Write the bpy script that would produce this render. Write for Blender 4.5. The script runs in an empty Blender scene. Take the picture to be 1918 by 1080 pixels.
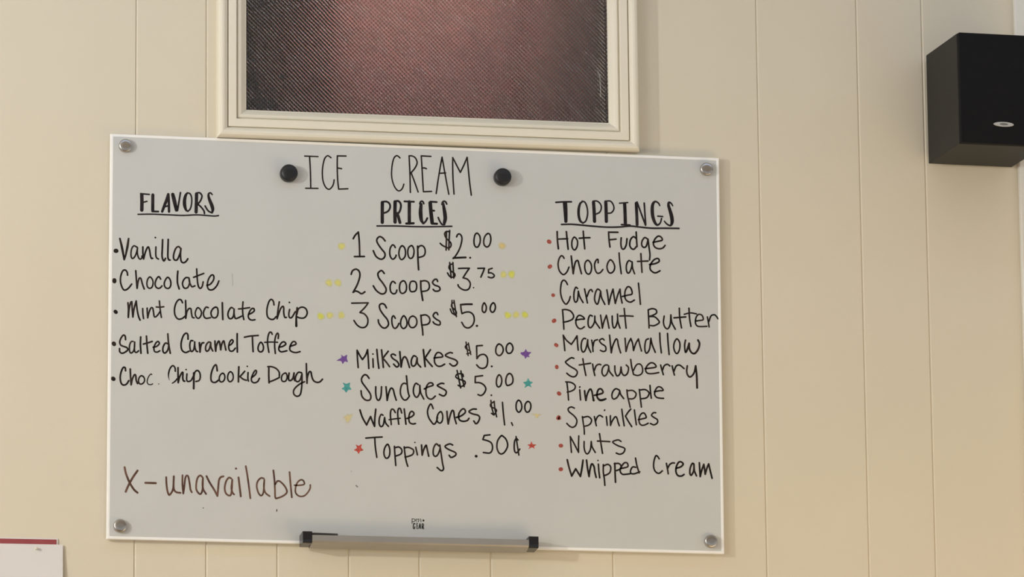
import bpy, bmesh, math, random
from mathutils import Matrix, Vector
random.seed(4)
S = bpy.context.scene
C = S.collection
Z0 = 2.95                                   # height of the board's centre above the floor

# ---------------------------------------------------------------- camera
cam_data = bpy.data.cameras.new('camera')
cam = bpy.data.objects.new('camera', cam_data)
C.objects.link(cam)
cam_data.sensor_width = 36.0
cam_data.lens = 183.1023
cam_data.clip_start = 0.05
cam_data.clip_end = 60
_m = [[0.9791991, -0.0289142, -0.2008309], [-0.2026406, -0.1895568, -0.9607315], [-0.0102901, 0.9814439, -0.1914731]]
_l = [-1.40031, -7.39067, -1.38089]
cam.matrix_world = Matrix([_m[0] + [_l[0]], _m[1] + [_l[1]], _m[2] + [_l[2] + Z0], [0, 0, 0, 1]])
S.camera = cam

# ---------------------------------------------------------------- world, lights, exposure
world = bpy.data.worlds.new('world')
S.world = world
world.use_nodes = True
bg = world.node_tree.nodes['Background']
bg.inputs['Color'].default_value = (0.95, 0.98, 1.0, 1)
bg.inputs['Strength'].default_value = 0.53

def light(name, kind, loc, energy, color, size=0.1, target=None, size_y=None):
    d = bpy.data.lights.new(name, kind)
    d.energy = energy
    d.color = color
    if kind == 'AREA':
        d.size = size
        if size_y:
            d.shape = 'RECTANGLE'
            d.size_y = size_y
    else:
        d.shadow_soft_size = size
    o = bpy.data.objects.new(name, d)
    C.objects.link(o)
    o.location = loc
    if target is not None:
        o.rotation_euler = (Vector(target) - Vector(loc)).to_track_quat('-Z', 'Y').to_euler()
    return o

light('left_lamp', 'POINT', (-2.7, -1.78, Z0 + 0.28), 126, (1.0, 0.974, 0.913), 0.06)
light('left_soft_fill', 'AREA', (-4.2, -4.5, Z0 - 0.6), 50, (1.0, 0.975, 0.91), 1.6, (0, 0, Z0), 1.4)  # added soft fill to brighten the left side, no known window there
light('cool_top_fill', 'AREA', (0.0, -0.62, Z0 + 0.78), 4.6, (0.38, 0.62, 1.0), 5.0, (0, -0.1, Z0 + 0.1), 0.12)  # added cool fill that tints the upper wall, not a known fixture
light('warm_low_fill', 'AREA', (1.45, -1.2, Z0 - 1.25), 13.5, (1.0, 0.78, 0.46), 2.2, (1.4, 0, Z0 - 0.3), 0.5)  # added warm fill from below to lift the lower wall, no known source
light('curtain_fill', 'AREA', (0.03, 0.06, Z0 + 0.70), 0.72, (1.0, 0.93, 0.86), 0.4, (0.03, 0.22, Z0 + 0.45), 0.05)  # added fill, unseen, to light the curtain behind the glass

S.view_settings.view_transform = 'Standard'
S.view_settings.look = 'None'
S.view_settings.exposure = 0.0
S.view_settings.gamma = 1.0
S.view_settings.use_curve_mapping = False

# ---------------------------------------------------------------- materials
def new_mat(name):
    m = bpy.data.materials.new(name)
    m.use_nodes = True
    nt = m.node_tree
    return m, nt, nt.nodes['Principled BSDF']

def plain(name, col, rough=0.5, metal=0.0, spec=0.5, var=0.0, scale=30.0, bump=0.0, bscale=200.0, col2=None, coat=0.0, thr=None):
    m, nt, b = new_mat(name)
    b.inputs['Base Color'].default_value = (*col, 1)
    b.inputs['Roughness'].default_value = rough
    b.inputs['Metallic'].default_value = metal
    b.inputs['Specular IOR Level'].default_value = spec
    b.inputs['Coat Weight'].default_value = coat
    tc = nt.nodes.new('ShaderNodeTexCoord')
    if var or col2:
        n = nt.nodes.new('ShaderNodeTexNoise')
        n.inputs['Scale'].default_value = scale
        n.inputs['Detail'].default_value = 4
        nt.links.new(tc.outputs['Object'], n.inputs['Vector'])
        r = nt.nodes.new('ShaderNodeValToRGB')
        lo, hi = thr or (0.3, 0.7)
        r.color_ramp.elements[0].position = lo
        r.color_ramp.elements[1].position = hi
        c2 = col2 or tuple(min(1, c * (1 + var)) for c in col)
        c1 = col if col2 else tuple(c * (1 - var) for c in col)
        r.color_ramp.elements[0].color = (*c1, 1)
        r.color_ramp.elements[1].color = (*c2, 1)
        nt.links.new(n.outputs['Fac'], r.inputs['Fac'])
        nt.links.new(r.outputs['Color'], b.inputs['Base Color'])
    if bump:
        n = nt.nodes.new('ShaderNodeTexNoise')
        n.inputs['Scale'].default_value = bscale
        n.inputs['Detail'].default_value = 3
        nt.links.new(tc.outputs['Object'], n.inputs['Vector'])
        bp = nt.nodes.new('ShaderNodeBump')
        bp.inputs['Strength'].default_value = bump
        bp.inputs['Distance'].default_value = 0.001
        nt.links.new(n.outputs['Fac'], bp.inputs['Height'])
        nt.links.new(bp.outputs['Normal'], b.inputs['Normal'])
    return m

M = {
    'wall': plain('cream_wall_paint', (0.703, 0.634, 0.505), 0.55, var=0.02, scale=3.0, bump=0.12, bscale=260, spec=0.3),
    'frame': plain('cream_gloss_paint', (0.80, 0.745, 0.615), 0.4, var=0.015, scale=8, spec=0.4),
    'trim': plain('white_trim_paint', (0.76, 0.735, 0.67), 0.45),
    'floor': plain('warm_floor', (0.42, 0.30, 0.18), 0.5, var=0.1, scale=2),
    'ceiling': plain('ceiling_paint', (0.62, 0.58, 0.50), 0.8),
    'board': plain('white_dry_erase_surface', (0.594, 0.597, 0.582), 0.28, var=0.012, scale=14, spec=0.5),
    'rim': plain('white_board_edge', (0.93, 0.92, 0.90), 0.35),
    'steel': plain('brushed_steel', (0.50, 0.47, 0.44), 0.27, metal=1.0),
    'aluminium': plain('satin_aluminium', (0.44, 0.42, 0.395), 0.40, metal=0.75, var=0.03, scale=20),
    'black_plastic': plain('black_plastic', (0.012, 0.011, 0.013), 0.22),
    'magnet': plain('black_magnet', (0.015, 0.015, 0.017), 0.42, spec=0.4),
    'cabinet': plain('charcoal_vinyl', (0.011, 0.011, 0.010), 0.55, spec=0.35, bump=0.15, bscale=900),
    'grille': plain('black_cloth', (0.0078, 0.0078, 0.0088), 0.9, bump=0.3, bscale=2500, spec=0.2),
    'badge': plain('silver_badge', (0.55, 0.54, 0.52), 0.4, metal=0.3),
    'badge_dark': plain('badge_emboss', (0.20, 0.19, 0.18), 0.4, metal=0.3),
    'paper': plain('white_paper', (0.71, 0.685, 0.67), 0.8, var=0.01, scale=20),
    'red_band': plain('dark_red_print', (0.30, 0.055, 0.062), 0.7, var=0.12, scale=40),
    'pin': plain('pale_pin', (0.72, 0.68, 0.58), 0.3),
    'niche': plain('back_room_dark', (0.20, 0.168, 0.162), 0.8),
    'curtain': plain('reddish_brown_cloth', (0.37, 0.18, 0.165), 0.9, var=0.12, scale=9),
    'pale': plain('back_room_pale', (0.42, 0.37, 0.33), 0.8),
    'black': plain('black_marker_ink', (0.011, 0.008, 0.007), 0.55, spec=0.15, col2=(0.045, 0.030, 0.025), scale=55, thr=(0.45, 0.75)),
    'heading': plain('bold_black_marker_ink', (0.014, 0.011, 0.013), 0.55, spec=0.15, col2=(0.034, 0.026, 0.028), scale=70, thr=(0.4, 0.75)),
    'brown': plain('brown_marker_ink', (0.050, 0.021, 0.015), 0.55, spec=0.15, col2=(0.165, 0.088, 0.063), scale=60, thr=(0.28, 0.62)),
    'purple': plain('purple_marker_ink', (0.175, 0.085, 0.31), 0.6, spec=0.15, var=0.25, scale=300),
    'teal': plain('teal_marker_ink', (0.08, 0.34, 0.33), 0.6, spec=0.15, var=0.25, scale=300),
    'red': plain('red_marker_ink', (0.50, 0.085, 0.065), 0.6, spec=0.15, var=0.3, scale=300),
    'dark_red': plain('dull_red_marker_ink', (0.36, 0.085, 0.065), 0.6, spec=0.15, var=0.3, scale=300),
    'print': plain('black_print', (0.010, 0.010, 0.009), 0.5),
    'grey': plain('grey_smear', (0.16, 0.15, 0.14), 0.6),
    'grey_faint': plain('faint_grey_smear', (0.42, 0.42, 0.41), 0.6),
}

def soft_ink(name, col, k):
    """Marker ink that thins out to nothing at the edge of the blot."""
    m, nt, b = new_mat(name)
    b.inputs['Base Color'].default_value = (*col, 1)
    b.inputs['Roughness'].default_value = 0.6
    at = nt.nodes.new('ShaderNodeAttribute')
    at.attribute_name = 'ink'
    mul = nt.nodes.new('ShaderNodeMath')
    mul.operation = 'MULTIPLY'
    mul.inputs[1].default_value = k
    nt.links.new(at.outputs['Fac'], mul.inputs[0])
    nt.links.new(mul.outputs[0], b.inputs['Alpha'])
    return m

M['yellow'] = soft_ink('yellow_marker_ink', (0.86, 0.80, 0.18), 0.68)
M['yellow_green'] = soft_ink('bright_yellow_marker_ink', (0.82, 0.82, 0.08), 0.75)
M['orange_yellow'] = soft_ink('orange_yellow_marker_ink', (0.86, 0.68, 0.24), 0.7)
M['yellow_faint'] = soft_ink('faded_yellow_marker_ink', (0.84, 0.70, 0.30), 0.62)

def hammered_glass():
    m, nt, b = new_mat('obscured_glass')
    b.inputs['Base Color'].default_value = (0.93, 0.90, 0.88, 1)
    b.inputs['Transmission Weight'].default_value = 1.0
    b.inputs['Roughness'].default_value = 0.09
    b.inputs['IOR'].default_value = 1.45
    N = nt.nodes.new
    tc = N('ShaderNodeTexCoord')
    sp = N('ShaderNodeSeparateXYZ')
    nt.links.new(tc.outputs['Object'], sp.inputs[0])
    nz = N('ShaderNodeTexNoise')
    nz.inputs['Scale'].default_value = 28
    nt.links.new(tc.outputs['Object'], nz.inputs['Vector'])
    def math_(op, a, bb):
        n = N('ShaderNodeMath')
        n.operation = op
        for i, v in enumerate((a, bb)):
            if isinstance(v, (int, float)):
                n.inputs[i].default_value = v
            elif v is not None:
                nt.links.new(v, n.inputs[i])
        return n.outputs[0]
    wob = math_('MULTIPLY', nz.outputs['Fac'], 0.004)
    u = math_('ADD', math_('ADD', sp.outputs['X'], math_('MULTIPLY', sp.outputs['Z'], 0.98)), wob)
    v = math_('ADD', math_('SUBTRACT', sp.outputs['X'], sp.outputs['Z']), wob)
    su = math_('SINE', math_('MULTIPLY', u, 2 * math.pi / 0.0062), None)
    sv = math_('SINE', math_('MULTIPLY', v, 2 * math.pi / 0.0066), None)
    hgt = math_('ADD', su, math_('MULTIPLY', sv, 0.6))
    bp = N('ShaderNodeBump')
    bp.inputs['Strength'].default_value = 1.0
    bp.inputs['Distance'].default_value = 0.00034
    nt.links.new(hgt, bp.inputs['Height'])
    nt.links.new(bp.outputs['Normal'], b.inputs['Normal'])
    # shading of the pressed pattern painted into the colour, hollows darker
    rp = N('ShaderNodeValToRGB')
    rp.color_ramp.elements[0].position = 0.08
    rp.color_ramp.elements[1].position = 0.62
    rp.color_ramp.elements[0].color = (0.34, 0.29, 0.27, 1)
    rp.color_ramp.elements[1].color = (1.0, 0.98, 0.97, 1)
    nt.links.new(math_('ADD', math_('MULTIPLY', hgt, 0.29), 0.5), rp.inputs['Fac'])
    nt.links.new(rp.outputs['Color'], b.inputs['Base Color'])
    return m

M['glass'] = hammered_glass()

# ---------------------------------------------------------------- helpers
def obj(name, bm, mat, parent=None, smooth=False, label=None, bevel=0.0):
    me = bpy.data.meshes.new(name)
    bm.normal_update()
    bm.to_mesh(me)
    bm.free()
    if smooth:
        for poly in me.polygons:
            poly.use_smooth = True
    me.materials.append(mat)
    o = bpy.data.objects.new(name, me)
    C.objects.link(o)
    if parent:
        o.parent = parent
    if label:
        o['label'] = label
    if bevel:
        md = o.modifiers.new('bevel', 'BEVEL')
        md.width = bevel
        md.segments = 3
        md.limit_method = 'ANGLE'
    return o

def empty(name, loc):
    o = bpy.data.objects.new(name, None)
    o.empty_display_size = 0.05
    C.objects.link(o)
    o.location = loc
    return o

def tag(o, label, cat, group=None):
    o['label'] = label
    o['category'] = cat
    if group:
        o['group'] = group
    return o

def structure(o):
    o['kind'] = 'structure'
    return o

def box(bm, x0, x1, y0, y1, z0, z1):
    vs = [bm.verts.new((x, y, z)) for x in (x0, x1) for y in (y0, y1) for z in (z0, z1)]
    for f in ((0, 1, 3, 2), (4, 6, 7, 5), (0, 4, 5, 1), (2, 3, 7, 6), (0, 2, 6, 4), (1, 5, 7, 3)):
        bm.faces.new([vs[i] for i in f])
    return vs

def lathe_y(bm, cx, cz, prof, seg=48):
    """prof: (radius, y) pairs; turned about an axis along y."""
    rings = []
    for r, y in prof:
        if r <= 1e-6:
            rings.append([bm.verts.new((cx, y, cz))])
        else:
            rings.append([bm.verts.new((cx + r * math.cos(2 * math.pi * i / seg), y, cz + r * math.sin(2 * math.pi * i / seg))) for i in range(seg)])
    for a, b in zip(rings[:-1], rings[1:]):
        for i in range(seg):
            j = (i + 1) % seg
            if len(a) == 1 and len(b) == 1:
                continue
            if len(a) == 1:
                bm.faces.new((a[0], b[j], b[i]))
            elif len(b) == 1:
                bm.faces.new((a[i], a[j], b[0]))
            else:
                bm.faces.new((a[i], a[j], b[j], b[i]))
    bmesh.ops.recalc_face_normals(bm, faces=bm.faces[:])

def frame_sweep(bm, x0, x1, z0, z1, prof):
    """Mitred moulding round a rectangle; prof: (inset, height)."""
    loops = []
    for i, h in prof:
        loops.append([bm.verts.new(c) for c in ((x0 + i, -h, z0 + i), (x1 - i, -h, z0 + i), (x1 - i, -h, z1 - i), (x0 + i, -h, z1 - i))])
    for a, b in zip(loops[:-1], loops[1:]):
        for k in range(4):
            j = (k + 1) % 4
            bm.faces.new((a[k], a[j], b[j], b[k]))
    bmesh.ops.recalc_face_normals(bm, faces=bm.faces[:])

# ---------------------------------------------------------------- the room
# back wall of grooved boards with the window's opening
GROOVES = [-0.4153, -0.3113, -0.2072, -0.1020, 0.0021, 0.1084, 0.2915, 0.5247, 0.6810, 0.7834]
WX0, WX1, WZ0, WZ1 = -0.275, 0.318, 0.322, 0.640       # opening
def wall_mesh():
    bm = bmesh.new()
    xs = [(-4.6, 0.0)]
    for g in GROOVES:
        xs += [(g - 0.0012, 0.0), (g - 0.0005, 0.0018), (g + 0.0000, 0.0019), (g + 0.0026, 0.0)]
    xs += [(WX0, 0.0), (WX1, 0.0), (4.2, 0.0)]
    xs.sort()
    for (xa, da), (xb, db) in zip(xs[:-1], xs[1:]):
        mid = (xa + xb) / 2
        spans = [(-Z0, WZ0), (WZ1, 0.82)] if WX0 < mid < WX1 else [(-Z0, 0.82)]
        for za, zb in spans:
            bm.faces.new([bm.verts.new(c) for c in ((xa, da, za), (xb, db, za), (xb, db, zb), (xa, da, zb))])
    bmesh.ops.remove_doubles(bm, verts=bm.verts[:], dist=1e-6)
    return bm
w = structure(obj('wall_back', wall_mesh(), M['wall']))
w.location = (0, 0, Z0)

bm = bmesh.new()
box(bm, -4.6, 4.2, -9.5, 0.0, -0.1, 0.0)
structure(obj('floor', bm, M['floor']))
bm = bmesh.new()
box(bm, -4.6, 4.2, -9.5, 0.0, Z0 + 0.82, Z0 + 0.92)
structure(obj('ceiling', bm, M['ceiling']))

# white casing at the right edge of the picture
bm = bmesh.new()
box(bm, 0.9285, 1.02, -0.011, 0.0, -Z0, 0.80)
o = structure(obj('trim_1', bm, M['trim'], bevel=0.002))
o.location = (0, 0, Z0)

# window above the board
win = structure(empty('window_1', (0, 0, Z0)))
bm = bmesh.new()
PROF = [(0, 0), (0, 17), (1, 20), (3, 22.5), (6, 23.5), (9, 23), (12, 21), (14, 18.5), (14.6, 14.2), (15.5, 14.2), (15.9, 18.6), (16.7, 19.2), (27, 19.2),
        (27.8, 18.4), (28.4, 12.8), (29.5, 12.8), (30.2, 15.2), (32, 16), (35, 15), (39, 11.5), (42, 8.2), (43.5, 7.5), (44, 6), (44, 1)]
frame_sweep(bm, -0.2968, 0.3372, 0.3026, 0.662, [(i / 1000, h / 1000) for i, h in PROF])
structure(obj('window_frame', bm, M['frame'], win))
bm = bmesh.new()
box(bm, -0.262, 0.304, -0.0045, 0.0005, 0.335, 0.628)
structure(obj('glass_pane', bm, M['glass'], win))

bm = bmesh.new()
for xa, za, xb, zb in ((0.2775, 0.427, 0.2790, 0.418), (0.2808, 0.4215, 0.2815, 0.386)):
    q = [bm.verts.new(c) for c in ((xa, -0.0047, za), (xa + 0.0007, -0.0047, za), (xb + 0.0007, -0.0047, zb), (xb, -0.0047, zb))]
    bm.faces.new(q)
structure(obj('scratch', bm, M['grey_faint'], win, label='short pale scratch on the glass'))

# what lies behind the textured glass
bm = bmesh.new()
x0, x1, y0, y1, z0, z1 = -0.36, 0.42, 0.012, 0.75, 0.24, 0.72
for q in (((x0, y1, z0), (x1, y1, z0), (x1, y1, z1), (x0, y1, z1)),
          ((x0, y0, z0), (x0, y1, z0), (x0, y1, z1), (x0, y0, z1)),
          ((x1, y0, z0), (x1, y1, z0), (x1, y1, z1), (x1, y0, z1)),
          ((x0, y0, z0), (x1, y0, z0), (x1, y1, z0), (x0, y1, z0)),
          ((x0, y0, z1), (x1, y0, z1), (x1, y1, z1), (x0, y1, z1))):
    bm.faces.new([bm.verts.new(c) for c in q])
o = structure(obj('wall_beyond', bm, M['niche']))
o.location = (0, 0, Z0)

bm = bmesh.new()
cols = []
n = 90
for t in range(2):
    for i in range(n + 1):
        x = -0.085 + 0.405 * i / n
        y = 0.20 + 0.016 * math.sin(i * 0.42) + 0.006 * math.sin(i * 1.1) + t * 0.002
        cols.append([bm.verts.new((x, y, z)) for z in (0.245, 0.40, 0.56, 0.70)])
for t in range(2):
    for i in range(n):
        a, b = cols[t * (n + 1) + i], cols[t * (n + 1) + i + 1]
        for k in range(3):
            bm.faces.new((a[k], b[k], b[k + 1], a[k + 1]))
cu = obj('curtain', bm, M['curtain'], smooth=True)
cu.location = (0, 0, Z0)
tag(cu, 'blurred reddish brown curtain seen through the textured window glass', 'curtain')

# ---------------------------------------------------------------- the whiteboard
BW, BH = 0.9144, 0.5970
OX, OY, OZ = 0.0019, 0.009, 0.0018              # where the board hangs from the wall's origin
board = empty('whiteboard', (OX, OY, Z0 + OZ))
board.rotation_euler = (0, 0.004857, 0)
tag(board, 'white dry-erase board with a handwritten ice cream menu, bolted to the cream wall', 'whiteboard')
FY = -0.020                                   # plane of the writing surface
def slab(hw, hh, ya, yb):
    bm = bmesh.new()
    box(bm, -hw, hw, ya, yb, -hh, hh)
    return bm
obj('writing_surface', slab(BW / 2 - 0.0042, BH / 2 - 0.0042, FY, FY + 0.004), M['board'], board, label='grey-white writing surface')
bm = bmesh.new()
frame_sweep(bm, -BW / 2, BW / 2, -BH / 2, BH / 2,
            [(0.006, 0.0130), (0, 0.0130), (0, 0.0190), (0.0006, 0.0202), (0.0036, 0.0204), (0.0044, 0.0199), (0.0044, 0.0165)])
obj('edge_rim', bm, M['rim'], board, label='bright white edge')
bm = bmesh.new()
box(bm, -BW / 2 + 0.006, BW / 2 - 0.006, FY + 0.0045, FY + 0.007, -BH / 2 + 0.006, BH / 2 - 0.006)
obj('backing_panel', bm, M['rim'], board)

def ru(x, z, a=0.004857):                      # wall millimetres -> board metres
    x, z = x / 1000, z / 1000
    return x * math.cos(a) - z * math.sin(a), x * math.sin(a) + z * math.cos(a)

for (x, z) in ((-434.4, 282.5), (438.2, 277.4), (-439.9, -277.4), (434.8, -283.0)):
    cx, cz = ru(x, z)
    bm = bmesh.new()
    lathe_y(bm, cx, cz, [(0.0, FY - 0.0077), (0.0040, FY - 0.0077), (0.0080, FY - 0.0075), (0.0091, FY - 0.0068), (0.0097, FY - 0.0056), (0.0097, FY - 0.0012),
                         (0.0092, FY - 0.0002), (0.0065, FY - 0.0002), (0.0065, -0.0092), (0.0, -0.0092)])
    so = obj('standoff_bolt', bm, M['steel'], board, label='round steel corner bolt')
    for poly in so.data.polygons:
        poly.use_smooth = len(poly.vertices) == 4
    so.data.set_sharp_from_angle(angle=math.radians(35))

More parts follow.
